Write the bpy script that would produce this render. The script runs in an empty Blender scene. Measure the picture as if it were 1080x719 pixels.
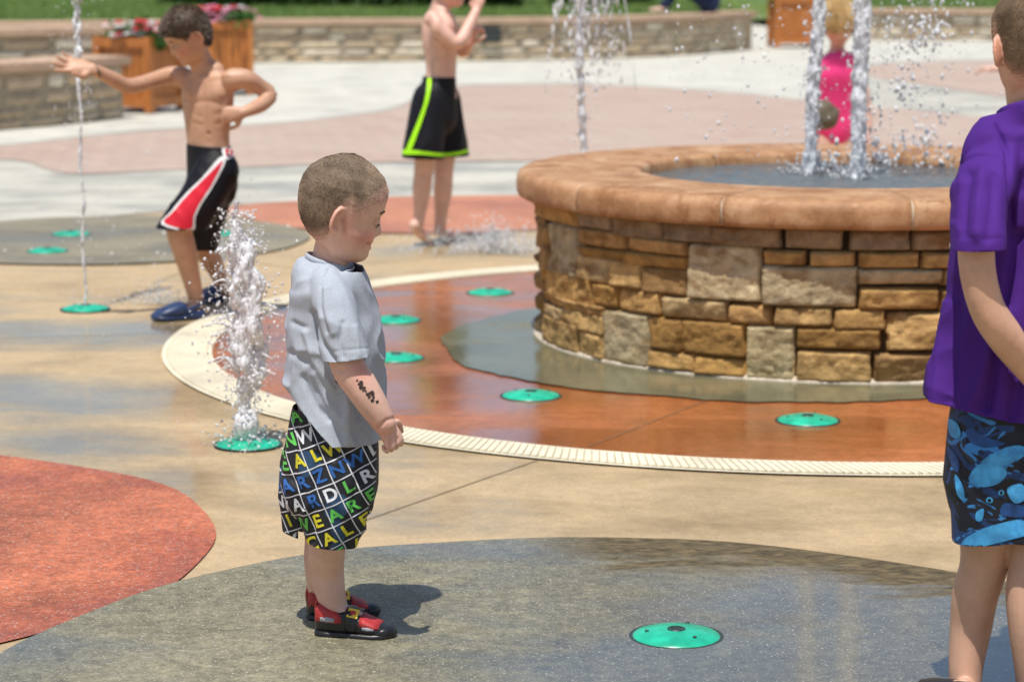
import bpy, bmesh, math, random
import numpy as np
from mathutils import Vector, Matrix, noise
from mathutils.bvhtree import BVHTree
random.seed(7); rng = np.random.default_rng(7)
C = bpy.context.scene.collection
R = math.radians
V = Vector
# ------------------------------------------------------------------ camera maths
H = 1.34; F = 2600.0; PITCH = math.atan(416.5/2600)
def ray(u, v):
    a = (u-540)/F; b = -(v-359.5)/F
    return V((a, b*math.sin(PITCH)+math.cos(PITCH), b*math.cos(PITCH)-math.sin(PITCH)))
def P(u, v, Y):
    d = ray(u, v); return V((0, 0, H)) + d*(Y/d.y)
def G(u, v, z=0.0):
    d = ray(u, v); return V((0, 0, H)) + d*((z-H)/d.z)
# ------------------------------------------------------------------ materials
def newmat(name):
    m = bpy.data.materials.new(name); m.use_nodes = True
    nt = m.node_tree; b = nt.nodes['Principled BSDF']
    return m, nt, b
def nd(nt, t, **kw):
    n = nt.nodes.new(t)
    for k, v in kw.items():
        if hasattr(n, k): setattr(n, k, v)
        else: n.inputs[k.replace('_', ' ')].default_value = v
    return n
def lk(nt, a, b): nt.links.new(a, b)
def ramp(nt, src, stops, interp='LINEAR'):
    r = nt.nodes.new('ShaderNodeValToRGB'); r.color_ramp.interpolation = interp
    e = r.color_ramp.elements
    while len(e) < len(stops): e.new(0.5)
    for i, (p, c) in enumerate(stops):
        e[i].position = p
        e[i].color = (c, c, c, 1) if not hasattr(c, '__len__') else (*c[:3], 1)
    lk(nt, src, r.inputs[0]); return r
def mix(nt, fac, a, b, mode='MIX'):
    m = nt.nodes.new('ShaderNodeMix'); m.data_type = 'RGBA'; m.blend_type = mode
    for s, x in ((0, fac), (6, a), (7, b)):
        if hasattr(x, 'is_output') or hasattr(x, 'links'): lk(nt, x, m.inputs[s])
        elif s == 0: m.inputs[0].default_value = x
        else: m.inputs[s].default_value = (*x[:3], 1)
    return m.outputs[2]
def coord(nt, kind='Object', scale=(1, 1, 1), rot=(0, 0, 0), loc=(0, 0, 0)):
    if kind == 'World':
        g = nt.nodes.new('ShaderNodeNewGeometry'); o = g.outputs['Position']
    else:
        t = nt.nodes.new('ShaderNodeTexCoord'); o = t.outputs[kind]
    mp = nt.nodes.new('ShaderNodeMapping'); lk(nt, o, mp.inputs[0])
    mp.inputs['Scale'].default_value = scale; mp.inputs['Rotation'].default_value = rot; mp.inputs['Location'].default_value = loc
    return mp.outputs[0]
def noi(nt, vec, scale, detail=4, rough=.55, dist=0):
    n = nt.nodes.new('ShaderNodeTexNoise'); lk(nt, vec, n.inputs['Vector'])
    n.inputs['Scale'].default_value = scale; n.inputs['Detail'].default_value = detail
    n.inputs['Roughness'].default_value = rough; n.inputs['Distortion'].default_value = dist
    return n.outputs['Fac']
def bump(nt, b, h, strength=.3, dist=.005):
    n = nt.nodes.new('ShaderNodeBump'); n.inputs['Strength'].default_value = strength
    n.inputs['Distance'].default_value = dist; lk(nt, h, n.inputs['Height']); lk(nt, n.outputs[0], b.inputs['Normal']); return n
def simple(name, col, rough=.6, var=.25, scale=8, bmp=.2, bscale=60, spec=.5, metal=0, bdist=.003, kind='Object'):
    m, nt, b = newmat(name); v = coord(nt, kind)
    n = noi(nt, v, scale, 5)
    d = [c*(1-var) for c in col]; l = [min(1, c*(1+var)) for c in col]
    r = ramp(nt, n, [(.3, d), (.7, l)]); lk(nt, r.outputs[0], b.inputs['Base Color'])
    b.inputs['Roughness'].default_value = rough; b.inputs['Specular IOR Level'].default_value = spec; b.inputs['Metallic'].default_value = metal
    if bmp: bump(nt, b, noi(nt, v, bscale, 4), bmp, bdist)
    return m
def wetness(nt, kind):
    """world-space wetness 0..1 with streaky edges; kind selects how wet the surface is"""
    v = coord(nt, 'World', (1.0, 1.5, 1))
    n = noi(nt, v, .9, 6, .6, .35)
    return n
def ground_mat(name, dry, wet, lo, hi, rdry=.75, rwet=.14, grain=.10, rip=.25, wetcol=None, speck=0.0, streak=0.0, stretch=(1.0, 1.5), damp=None, fs=95, coat=0, blotc=1.0, pools=()):
    """stained concrete with fine aggregate; wetness mask darkens and smooths"""
    m, nt, b = newmat(name)
    w = noi(nt, coord(nt, 'World', (*stretch, 1)), .9, 7, .62, .5)
    def mm(op, a, c, clamp=False):
        q = nt.nodes.new('ShaderNodeMath'); q.operation = op; q.use_clamp = clamp
        for i_, x_ in enumerate((a, c)):
            if hasattr(x_, 'links'): lk(nt, x_, q.inputs[i_])
            else: q.inputs[i_].default_value = x_
        return q.outputs[0]
    for (px_, py_, rx_, ry_, k_) in pools:   # standing water lies here: raise wetness around this spot
        mp = coord(nt, 'World', (1/rx_, 1/ry_, 0), (0, 0, 0), (-px_/rx_, -py_/ry_, 0))
        ln = nt.nodes.new('ShaderNodeVectorMath'); ln.operation = 'LENGTH'; lk(nt, mp, ln.inputs[0])
        w = mm('ADD', w, mm('MULTIPLY', mm('SUBTRACT', 1.0, ln.outputs['Value'], True), k_))
    wm = ramp(nt, w, [(lo, 0), (hi, 1)]).outputs[0]
    vw = coord(nt, 'World')
    fine = noi(nt, vw, fs, 3, .75)
    blot = noi(nt, vw, 2.2, 6, .65, .5)
    med = noi(nt, vw, 26, 4, .6)
    dcol = ramp(nt, blot, [(.30, [c*(1-.22*blotc) for c in dry]), (.5, dry), (.70, [min(1, c*(1+.16*blotc)) for c in dry])]).outputs[0]
    wcol = ramp(nt, blot, [(.3, [c*.72 for c in wet]), (.7, [min(1, c*1.25) for c in wet])]).outputs[0]
    col = mix(nt, wm, dcol, wcol)
    fr = ramp(nt, fine, [(.25, 1-grain*3), (.5, 1.0), (.75, 1+grain*2.2)])
    # multiply by grain > 1 needs float math
    mth = nt.nodes.new('ShaderNodeMapRange'); lk(nt, fine, mth.inputs[0])
    mth.inputs[1].default_value = .25; mth.inputs[2].default_value = .75; mth.inputs[3].default_value = 1-grain*2.4; mth.inputs[4].default_value = 1+grain*2.4
    hsv = nt.nodes.new('ShaderNodeHueSaturation'); lk(nt, col, hsv.inputs['Color']); lk(nt, mth.outputs[0], hsv.inputs['Value'])
    m2 = nt.nodes.new('ShaderNodeMapRange'); lk(nt, med, m2.inputs[0])
    m2.inputs[1].default_value = .3; m2.inputs[2].default_value = .7; m2.inputs[3].default_value = 1-grain*1.3; m2.inputs[4].default_value = 1+grain*1.1
    h2 = nt.nodes.new('ShaderNodeHueSaturation'); lk(nt, hsv.outputs[0], h2.inputs['Color']); lk(nt, m2.outputs[0], h2.inputs['Value'])
    out = h2.outputs[0]
    if speck:
        sp = ramp(nt, noi(nt, vw, 165, 2, .5), [(.62, 0), (.70, speck)]).outputs[0]
        out = mix(nt, sp, out, (.62, .60, .54))
    dmp = None
    if damp:   # darker damp rim along the far right edge where the sheen stops
        g = nt.nodes.new('ShaderNodeNewGeometry'); sp_ = nt.nodes.new('ShaderNodeSeparateXYZ'); lk(nt, g.outputs['Position'], sp_.inputs[0])
        nz_ = noi(nt, coord(nt, 'World', (.8, 2.6, 1)), 3.2, 6, .65, .4)
        yy = mm('ADD', mm('ADD', sp_.outputs[1], mm('MULTIPLY', mm('SUBTRACT', nz_, .5), .75)), mm('MULTIPLY', sp_.outputs[0], .40))
        ya = ramp(nt, mm('SUBTRACT', yy, 5.0), [(.30, 0), (.44, 1)]).outputs[0]
        xa = ramp(nt, sp_.outputs[0], [(.02, 0), (.22, 1)]).outputs[0]
        dmp = mm('MULTIPLY', ya, xa); out = mix(nt, dmp, out, mix(nt, ramp(nt, noi(nt, coord(nt, 'World', (1, 2.2, 1)), 22, 5, .75), [(.38, 0), (.62, 1)]).outputs[0], (.045, .034, .014), (.17, .125, .06)))
    lk(nt, out, b.inputs['Base Color'])
    rr = nt.nodes.new('ShaderNodeMapRange'); lk(nt, wm, rr.inputs[0]); rr.inputs[3].default_value = rdry; rr.inputs[4].default_value = rwet
    ro = rr.outputs[0]
    if dmp is not None: ro = mix(nt, dmp, ro, (.75, .75, .75))
    lk(nt, ro, b.inputs['Roughness'])
    if coat: lk(nt, (mix(nt, dmp, wm, (0, 0, 0)) if dmp is not None else wm), b.inputs['Coat Weight']); b.inputs['Coat Roughness'].default_value = coat; b.inputs['Coat IOR'].default_value = 1.45
    b.inputs['Specular IOR Level'].default_value = .5
    # bump : grain where dry, soft ripple where wet
    rv = coord(nt, 'World', (1, .45, 1))
    ripn = noi(nt, rv, 9, 3, .5, .6)
    gb = mix(nt, wm, fine, mix(nt, .55, ripn, (.5, .5, .5)))
    bn = bump(nt, b, gb, rip, .006)
    return m
M = {}
M['tan'] = ground_mat('tan_concrete', (.455, .335, .195), (.36, .27, .135), .50, .70, rwet=.20, grain=.08, rip=.16, stretch=(.6, 1.25), coat=.10, pools=((-1.25, 7.1, .75, .9, .30), (-.3, 5.75, 1.1, .35, .08), (-1.2, 8.6, .8, .4, .22)))
M['pave_pale'] = ground_mat('pale_concrete', (.56, .545, .475), (.50, .485, .43), .55, .7, rwet=.4, grain=.04)
M['pave_pale2'] = ground_mat('grey_concrete', (.50, .48, .41), (.36, .35, .30), .45, .65, rwet=.35, grain=.05)
M['red_wet'] = ground_mat('red_wet_concrete', (.47, .165, .06), (.38, .11, .032), .36, .56, rdry=.42, rwet=.16, grain=.12, rip=.7, stretch=(.6, 1.6), coat=.17)
M['red_dry'] = ground_mat('red_aggregate', (.45, .135, .065), (.36, .09, .04), .44, .56, rdry=.65, rwet=.35, grain=.17, blotc=2.0, speck=.55, rip=.8, fs=70)
M['red_far'] = ground_mat('red_far_concrete', (.47, .20, .12), (.40, .15, .085), .5, .65, rwet=.35, grain=.05)
M['grey_disc'] = ground_mat('grey_green_concrete', (.215, .195, .125), (.145, .13, .08), .44, .62, pools=((.45, 4.5, 1.25, 1.1, .25),), blotc=1.6, rdry=.50, rwet=.11, grain=.19, speck=.8, rip=.55, stretch=(.6, 1.3), damp=True, fs=75, coat=.09)
M['grey_band'] = ground_mat('grey_band_concrete', (.21, .195, .115), (.15, .145, .09), .35, .5, rdry=.4, rwet=.12, grain=.05)
M['grey_ul'] = ground_mat('olive_concrete', (.27, .235, .16), (.20, .175, .12), .45, .6, rdry=.6, rwet=.3, grain=.07)
M['cream'] = ground_mat('cream_drain', (.74, .67, .50), (.66, .58, .42), .6, .75, grain=.04)
def paver_mat():
    m, nt, b = newmat('pink_pavers')
    v = coord(nt, 'World', (1, 1, 1), (0, 0, R(38)))
    br = nt.nodes.new('ShaderNodeTexBrick'); lk(nt, v, br.inputs['Vector'])
    br.inputs['Scale'].default_value = 1; br.inputs['Brick Width'].default_value = .21; br.inputs['Row Height'].default_value = .105
    br.inputs['Mortar Size'].default_value = .006; br.inputs['Mortar'].default_value = (.30, .23, .19, 1)
    br.inputs['Color1'].default_value = (.43, .30, .24, 1); br.inputs['Color2'].default_value = (.49, .365, .295, 1); br.inputs['Bias'].default_value = 0
    bl = noi(nt, coord(nt, 'World'), .8, 5)
    c = mix(nt, ramp(nt, bl, [(.35, 0), (.65, .35)]).outputs[0], br.outputs['Color'], (.50, .43, .36))
    lk(nt, c, b.inputs['Base Color']); b.inputs['Roughness'].default_value = .8
    bump(nt, b, br.outputs['Fac'], -.4, .004); return m
M['paver'] = paver_mat()
def attr_mat(name, rough=.8, noise_amt=.3, nscale=18, bmp=.5, bs=40, bd=.006, spec=.3, streak=None):
    m, nt, b = newmat(name)
    a = nt.nodes.new('ShaderNodeAttribute'); a.attribute_name = 'col'
    v = coord(nt)
    n = noi(nt, v, nscale, 6, .65, .4)
    mr = nt.nodes.new('ShaderNodeMapRange'); lk(nt, n, mr.inputs[0]); mr.inputs[1].default_value = .3; mr.inputs[2].default_value = .7
    mr.inputs[3].default_value = 1-noise_amt; mr.inputs[4].default_value = 1+noise_amt
    h = nt.nodes.new('ShaderNodeHueSaturation'); lk(nt, a.outputs['Color'], h.inputs['Color']); lk(nt, mr.outputs[0], h.inputs['Value'])
    out = h.outputs[0]
    if streak:
        s = ramp(nt, noi(nt, coord(nt, 'Object', (1, 1, 2.2)), 7, 5, .6, .8), [(.48, 0), (.66, .75)]).outputs[0]
        out = mix(nt, s, out, streak)
    lk(nt, out, b.inputs['Base Color']); b.inputs['Roughness'].default_value = rough; b.inputs['Specular IOR Level'].default_value = spec
    if bmp: bump(nt, b, noi(nt, v, bs, 6, .7), bmp, bd)
    return m
M['stone'] = attr_mat('ashlar_stone', .85, .40, 18, .9, 45, .012, .25, (.22, .11, .03))
M['stone_far'] = attr_mat('pale_ashlar_stone', .9, .2, 9, .6, 20, .015)
M['mortar'] = simple('dark_mortar', (.05, .034, .018), .95, .3, 20)
M['mortar_far'] = simple('grey_mortar', (.34, .28, .20), .95, .3, 20)
M['grout'] = simple('pale_grout', (.50, .43, .34), .9, .3, 60)
def cap_mat():
    m, nt, b = newmat('cast_stone_cap'); v = coord(nt)
    n = noi(nt, v, 7, 7, .7, .15)
    c = ramp(nt, n, [(.34, (.30, .145, .062)), (.5, (.44, .235, .11)), (.66, (.56, .35, .20))]).outputs[0]
    # dark water stains on the bullnose
    n2 = noi(nt, coord(nt, 'Object', (1, 1, .8)), 6, 7, .75, .2)
    c = mix(nt, ramp(nt, n2, [(.52, 0), (.60, .8)]).outputs[0], c, (.27, .115, .04))
    n3 = noi(nt, v, 80, 3, .7)
    c = mix(nt, ramp(nt, n3, [(.62, 0), (.72, .5)]).outputs[0], c, (.66, .47, .29))
    lk(nt, c, b.inputs['Base Color']); b.inputs['Roughness'].default_value = .62
    bump(nt, b, noi(nt, v, 70, 5, .7), .5, .004); return m
M['cap'] = cap_mat()
M['cap_far'] = simple('pinkish_cap', (.52, .36, .25), .8, .15, 3)
M['green'] = simple('green_plastic', (.018, .43, .265), .30, .30, 22, .1, 90, kind='World')
M['nozzle'] = simple('dark_grate', (.03, .05, .045), .4, .3, 40)
def water_mat(name='jet_water', tr=.5, tint=(.88, .92, .97), rough=.12, bs=90):
    m, nt, b = newmat(name); v = coord(nt, 'Object', (1, 1, .5))
    n = noi(nt, v, bs, 5, .7)
    b.inputs['Base Color'].default_value = (*tint, 1); b.inputs['IOR'].default_value = 1.33
    b.inputs['Roughness'].default_value = rough
    r = ramp(nt, n, [(.38, max(0, tr-.3)), (.62, min(1, tr+.3))]); lk(nt, r.outputs[0], b.inputs['Transmission Weight'])
    bump(nt, b, noi(nt, v, bs*2, 3), .6, .004); return m
M['jet'] = water_mat('jet_water', .22, (.90, .93, .98), .15, 140); M['drop'] = water_mat('droplet_water', .30, (.95, .97, 1), .05); M['foam'] = water_mat('foam_water', .22, (.96, .97, 1), .2, 110)
def pool_mat():
    m, nt, b = newmat('pool_water'); v = coord(nt)
    b.inputs['Base Color'].default_value = (.13, .145, .15, 1); b.inputs['Roughness'].default_value = .10; b.inputs['IOR'].default_value = 1.33
    bump(nt, b, noi(nt, v, 18, 5, .6, .5), 1.0, .03); return m
M['pool'] = pool_mat()
def skin_mat():
    m, nt, b = newmat('skin')
    a = nt.nodes.new('ShaderNodeAttribute'); a.attribute_name = 'col'
    v = coord(nt); n = noi(nt, v, 16, 7, .7)
    mr = nt.nodes.new('ShaderNodeMapRange'); lk(nt, n, mr.inputs[0]); mr.inputs[1].default_value = .3; mr.inputs[2].default_value = .7
    mr.inputs[3].default_value = .84; mr.inputs[4].default_value = 1.12
    h = nt.nodes.new('ShaderNodeHueSaturation'); lk(nt, a.outputs['Color'], h.inputs['Color']); lk(nt, mr.outputs[0], h.inputs['Value'])
    lk(nt, h.outputs[0], b.inputs['Base Color']); b.inputs['Roughness'].default_value = .48
    b.inputs['Subsurface Weight'].default_value = .12; b.inputs['Subsurface Radius'].default_value = (1, .35, .2); b.inputs['Subsurface Scale'].default_value = .008
    bump(nt, b, noi(nt, v, 260, 3), .12, .001); return m
M['skin'] = skin_mat()
def cloth_mat(name, col, var=.12, rough=.85, wave=True, heather=0):
    m, nt, b = newmat(name); v = coord(nt)
    n = noi(nt, v, 7, 4)
    c = ramp(nt, n, [(.3, [x*(1-var) for x in col]), (.7, [min(1, x*(1+var)) for x in col])]).outputs[0]
    if heather:
        n2 = noi(nt, coord(nt, 'Object', (1, 1, .35)), 420, 2, .6)
        c = mix(nt, ramp(nt, n2, [(.35, heather), (.65, 0)]).outputs[0], c, [x*.55 for x in col])
    lk(nt, c, b.inputs['Base Color']); b.inputs['Roughness'].default_value = rough; b.inputs['Specular IOR Level'].default_value = .2
    b.inputs['Sheen Weight'].default_value = 0
    bump(nt, b, noi(nt, v, 450, 2), .25, .0012); return m
M['tee_grey'] = cloth_mat('grey_heather_cotton', (.44, .48, .55), .05, heather=.35)
M['tee_purple'] = cloth_mat('purple_cotton', (.070, .018, .205), .10)
M['black_cloth'] = cloth_mat('black_polyester', (.010, .010, .014), .2, .55)
M['red_cloth'] = cloth_mat('red_polyester', (.62, .02, .04), .1, .5)
M['lime_cloth'] = cloth_mat('lime_polyester', (.42, .95, .02), .1, .5)
M['white_cloth'] = cloth_mat('white_polyester', (.75, .75, .75), .05)
M['pink_cloth'] = cloth_mat('pink_swimsuit', (1.0, .065, .27), .12, .45)
M['navy_cloth'] = cloth_mat('navy_cloth', (.02, .03, .075), .2)
M['teal_cloth'] = cloth_mat('teal_cloth', (.05, .16, .20), .2)
M['p_white'] = simple('white_print', (.72, .74, .78), .7, .05, 9, 0)
M['p_yellow'] = simple('yellow_print', (.74, .66, .03), .7, .05, 9, 0)
M['p_green'] = simple('green_print', (.13, .58, .10), .7, .05, 9, 0)
M['p_blue'] = simple('blue_print', (.03, .14, .45), .7, .25, 30, 0)
M['p_bright'] = simple('bright_blue_print', (.06, .36, .80), .6, .45, 38, 0)
M['p_teal'] = simple('deep_blue_print', (.012, .07, .24), .6, .4, 30, 0)
M['rubber'] = simple('black_rubber', (.012, .012, .014), .35, .2, 20, .2)
M['neo_red'] = simple('red_mesh_fabric', (.42, .03, .03), .5, .25, 60, .4, 200)
M['neo_grey'] = simple('silver_mesh_fabric', (.36, .36, .40), .45, .15, 60, .4, 200)
M['emblem'] = simple('yellow_patch', (.80, .55, .06), .5, .1, 20, 0)
M['navy_foam'] = simple('navy_foam_clog', (.022, .045, .12), .38, .15, 20, .1)
M['hair_buzz'] = simple('buzz_cut_hair', (.25, .185, .135), .8, .45, 7, .15, 240, .3)
M['hair_buzz'] = attr_mat('buzz_cut_hair', .8, .16, 60, .25, 260, .002, .25)
M['hair_buzz2'] = simple('dark_blond_buzz_hair', (.15, .10, .06), .75, .3, 9, .5, 240, .3)
M['hair_brown'] = simple('dark_brown_hair', (.085, .05, .028), .5, .4, 30, .4, 150)
M['hair_blond'] = simple('blond_hair', (.62, .42, .18), .55, .3, 30, .4, 150)
M['eye'] = simple('eye_white', (.75, .72, .70), .15, .02, 5, 0)
M['iris'] = simple('iris_dark', (.03, .02, .015), .1, .1, 30, 0)
M['tattoo'] = simple('tattoo_ink', (.05, .028, .026), .6, .3, 80, 0)
def wood_mat():
    m, nt, b = newmat('orange_stained_wood')
    v = coord(nt, 'Object', (14, 14, 1.2)); n = noi(nt, v, 3, 5, .6, 1)
    c = ramp(nt, n, [(.3, (.34, .105, .02)), (.7, (.60, .22, .05))]).outputs[0]
    lk(nt, c, b.inputs['Base Color']); b.inputs['Roughness'].default_value = .5; return m
M['wood'] = wood_mat()
M['dark'] = simple('dark_metal', (.03, .035, .035), .45, .2)
M['soil'] = simple('soil', (.05, .035, .02), .95)
M['bag'] = simple('grey_brown_fabric', (.13, .11, .075), .8, .4, 25)
def leaf_mat(name, a, b2):
    m, nt, b = newmat(name); v = coord(nt, 'World')
    n = noi(nt, v, 3.5, 6, .7); c = ramp(nt, n, [(.32, a), (.68, b2)]).outputs[0]
    lk(nt, c, b.inputs['Base Color']); b.inputs['Roughness'].default_value = .55; b.inputs['Specular IOR Level'].default_value = .3
    return m
M['lawn'] = leaf_mat('lawn_soil', (.08, .13, .03), (.16, .23, .06))
M['blade'] = leaf_mat('grass_blades', (.10, .17, .04), (.24, .34, .09))
M['leaf'] = leaf_mat('dark_leaves', (.012, .035, .010), (.05, .10, .02))
M['leaf2'] = leaf_mat('planter_leaves', (.03, .09, .015), (.08, .19, .04))
M['bark'] = simple('bark', (.09, .06, .04), .9)
M['petal_red'] = simple('red_petals', (.70, .03, .06), .6, .2, 30, 0)
M['petal_white'] = simple('white_petals', (.80, .78, .76), .6, .1, 30, 0)
M['petal_pink'] = simple('pink_petals', (.75, .30, .42), .6, .2, 30, 0)
M['joint'] = simple('dark_joint', (.17, .12, .07), .9, .2)  # dark lines of the concrete joints
# ------------------------------------------------------------------ object helpers
def wloc(o):
    l = V((0, 0, 0))
    while o: l = l + o.location; o = o.parent
    return l
def link(name, me, mats, parent=None, smooth=True):
    if not isinstance(mats, (list, tuple)): mats = [mats]
    for m in mats: me.materials.append(m)
    if smooth: me.polygons.foreach_set('use_smooth', [True]*len(me.polygons))
    o = bpy.data.objects.new(name, me); C.objects.link(o)
    if parent:
        me.transform(Matrix.Translation(-wloc(parent))); o.parent = parent
    return o
def tag(o, label=None, cat=None, group=None, kind=None):
    if label: o['label'] = label
    if cat: o['category'] = cat
    if group: o['group'] = group
    if kind: o['kind'] = kind
    return o
def empty(name, loc, label, cat, group=None):
    o = bpy.data.objects.new(name, None); C.objects.link(o); o.location = loc; o.empty_display_size = .1
    return tag(o, label, cat, group)
def bm2me(bm, name='m'):
    me = bpy.data.meshes.new(name); bm.to_mesh(me); bm.free(); return me
def origin_to(o, loc):
    """move a top-level mesh's origin to loc, keeping it in place"""
    loc = V(loc); o.data.transform(Matrix.Translation(o.location-loc)); o.location = loc; return o
def sheet(name, pts, z, mat, label=None, kind='structure', cat=None, smooth=False):
    bm = bmesh.new(); vs = [bm.verts.new((p[0], p[1], z)) for p in pts]
    f = bm.faces.new(vs); f.normal_update()
    if f.normal.z < 0: f.normal_flip()
    bmesh.ops.triangulate(bm, faces=[f])
    o = link(name, bm2me(bm), mat, smooth=False)
    return tag(o, label, cat, None, kind)
def ringpts(cx, cy, r, n=128, a0=0, a1=2*math.pi, wob=0.0):
    return [(cx+(r+wob*noise.noise(V((math.cos(a)*3, math.sin(a)*3, r))))*math.cos(a), cy+(r+wob*noise.noise(V((math.cos(a)*3, math.sin(a)*3, r))))*math.sin(a)) for a in [a0+(a1-a0)*i/n for i in range(n)]]
def crom(pts, sub=8, closed=False):
    pts = [V(p) for p in pts]; out = []; n = len(pts)
    rngi = range(n if closed else n-1)
    for i in rngi:
        if closed: p0, p1, p2, p3 = pts[i-1], pts[i], pts[(i+1) % n], pts[(i+2) % n]
        else: p0, p1, p2, p3 = pts[max(i-1, 0)], pts[i], pts[i+1], pts[min(i+2, n-1)]
        for k in range(sub):
            t = k/sub
            out.append(.5*((2*p1)+(p2-p0)*t+(2*p0-5*p1+4*p2-p3)*t*t+(3*p1-p0-3*p2+p3)*t**3))
    if not closed: out.append(pts[-1])
    return out
def box(bm, c, s, rz=0, bev=0, rot=None):
    m = Matrix.Translation(V(c)) @ (rot if rot is not None else Matrix.Rotation(rz, 4, 'Z')) @ Matrix.Diagonal((*s, 1))
    g = bmesh.ops.create_cube(bm, size=1, matrix=m)
    if bev:
        es = list({e for v in g['verts'] for e in v.link_edges})
        bmesh.ops.bevel(bm, geom=es, offset=bev, segments=2, affect='EDGES')
def limb(bm, pts, ref=(0, 1, 0), n=20, sub=4, cap=True, power=2.0):
    """lofted tube: pts = (point, ra, rb); ra along ref, rb across"""
    ref = V(ref)
    ctr = crom([p[0] for p in pts], sub); ra = crom([(p[1], 0, 0) for p in pts], sub)
    rb = crom([((p[2] if len(p) > 2 else p[1]), 0, 0) for p in pts], sub)
    rings = []
    for i, c in enumerate(ctr):
        t = (ctr[min(i+1, len(ctr)-1)]-ctr[max(i-1, 0)]).normalized()
        a = ref-t*ref.dot(t)
        if a.length < 1e-3: a = t.orthogonal()
        a.normalize(); b = t.cross(a).normalized()
        rings.append((c, t, a, b, max(ra[i][0], 1e-4), max(rb[i][0], 1e-4)))
    full = []
    def addring(c, a, b, x, y):
        vs = []
        for k in range(n):
            th = 2*math.pi*k/n; cs, sn = math.cos(th), math.sin(th)
            if power != 2: cs = math.copysign(abs(cs)**(2/power), cs); sn = math.copysign(abs(sn)**(2/power), sn)
            vs.append(bm.verts.new(c+a*(x*cs)+b*(y*sn)))
        full.append(vs)
    if cap:
        c, t, a, b, x, y = rings[0]; m_ = min(x, y)
        for ph in (15, 40, 65): s = math.sin(R(ph)); addring(c-t*m_*math.cos(R(ph)), a, b, x*s, y*s)
    for c, t, a, b, x, y in rings: addring(c, a, b, x, y)
    if cap:
        c, t, a, b, x, y = rings[-1]; m_ = min(x, y)
        for ph in (65, 40, 15): s = math.sin(R(ph)); addring(c+t*m_*math.cos(R(ph)), a, b, x*s, y*s)
    for r0, r1 in zip(full[:-1], full[1:]):
        for k in range(n): bm.faces.new((r0[k], r0[(k+1) % n], r1[(k+1) % n], r1[k]))
    bm.faces.new(list(reversed(full[0]))); bm.faces.new(full[-1])
def blob(bm, c, r, sub=2, scale=(1, 1, 1), rot=None):
    m = Matrix.Translation(V(c)) @ (rot.to_4x4() if rot is not None else Matrix.Identity(4)) @ Matrix.Diagonal((*[s*r for s in scale], 1))
    bmesh.ops.create_icosphere(bm, subdivisions=sub, radius=1, matrix=m)
def remesh(bm, vox, smooth=3, fac=.5):
    bmesh.ops.recalc_face_normals(bm, faces=bm.faces)
    me = bpy.data.meshes.new('tmp'); bm.to_mesh(me); bm.free()
    o = bpy.data.objects.new('tmp', me); C.objects.link(o)
    m = o.modifiers.new('r', 'REMESH'); m.mode = 'VOXEL'; m.voxel_size = vox
    if smooth: s = o.modifiers.new('s', 'SMOOTH'); s.factor = fac; s.iterations = smooth
    dg = bpy.context.evaluated_depsgraph_get(); dg.update()
    out = bpy.data.meshes.new_from_object(o.evaluated_get(dg))
    bpy.data.objects.remove(o); bpy.data.meshes.remove(me)
    return out
def paint(me, fn, name='col'):
    ca = me.color_attributes.new(name, 'FLOAT_COLOR', 'POINT')
    buf = np.ones((len(me.vertices), 4), np.float32)
    for i, v in enumerate(me.vertices): buf[i, :3] = fn(v.co)
    ca.data.foreach_set('color', buf.ravel())
def cutmesh(me, planes):
    """planes: (co, no, region fn) — everything on the no side inside the region is removed"""
    bm = bmesh.new(); bm.from_mesh(me)
    for co, no, reg in planes:
        fs = [f for f in bm.faces if reg(f.calc_center_median())]
        es = {e for f in fs for e in f.edges}; vs = {v for f in fs for v in f.verts}
        bmesh.ops.bisect_plane(bm, geom=list(vs)+list(es)+fs, plane_co=co, plane_no=no, clear_outer=True)
    loose = [v for v in bm.verts if not v.link_faces]; bmesh.ops.delete(bm, geom=loose, context='VERTS')
    bm.to_mesh(me); bm.free(); return me
def displace(me, fn):
    me.update(); ns = [v.normal.copy() for v in me.vertices]
    for v, n in zip(me.vertices, ns): v.co = v.co+n*fn(v.co)
def solid(o, t=.003):
    m = o.modifiers.new('s', 'SOLIDIFY'); m.thickness = t; m.offset = -1
def mesh_copy_world(o):
    me = o.data; off = wloc(o)
    vs = [v.co+off for v in me.vertices]; return BVHTree.FromPolygons(vs, [p.vertices[:] for p in me.polygons])
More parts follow.
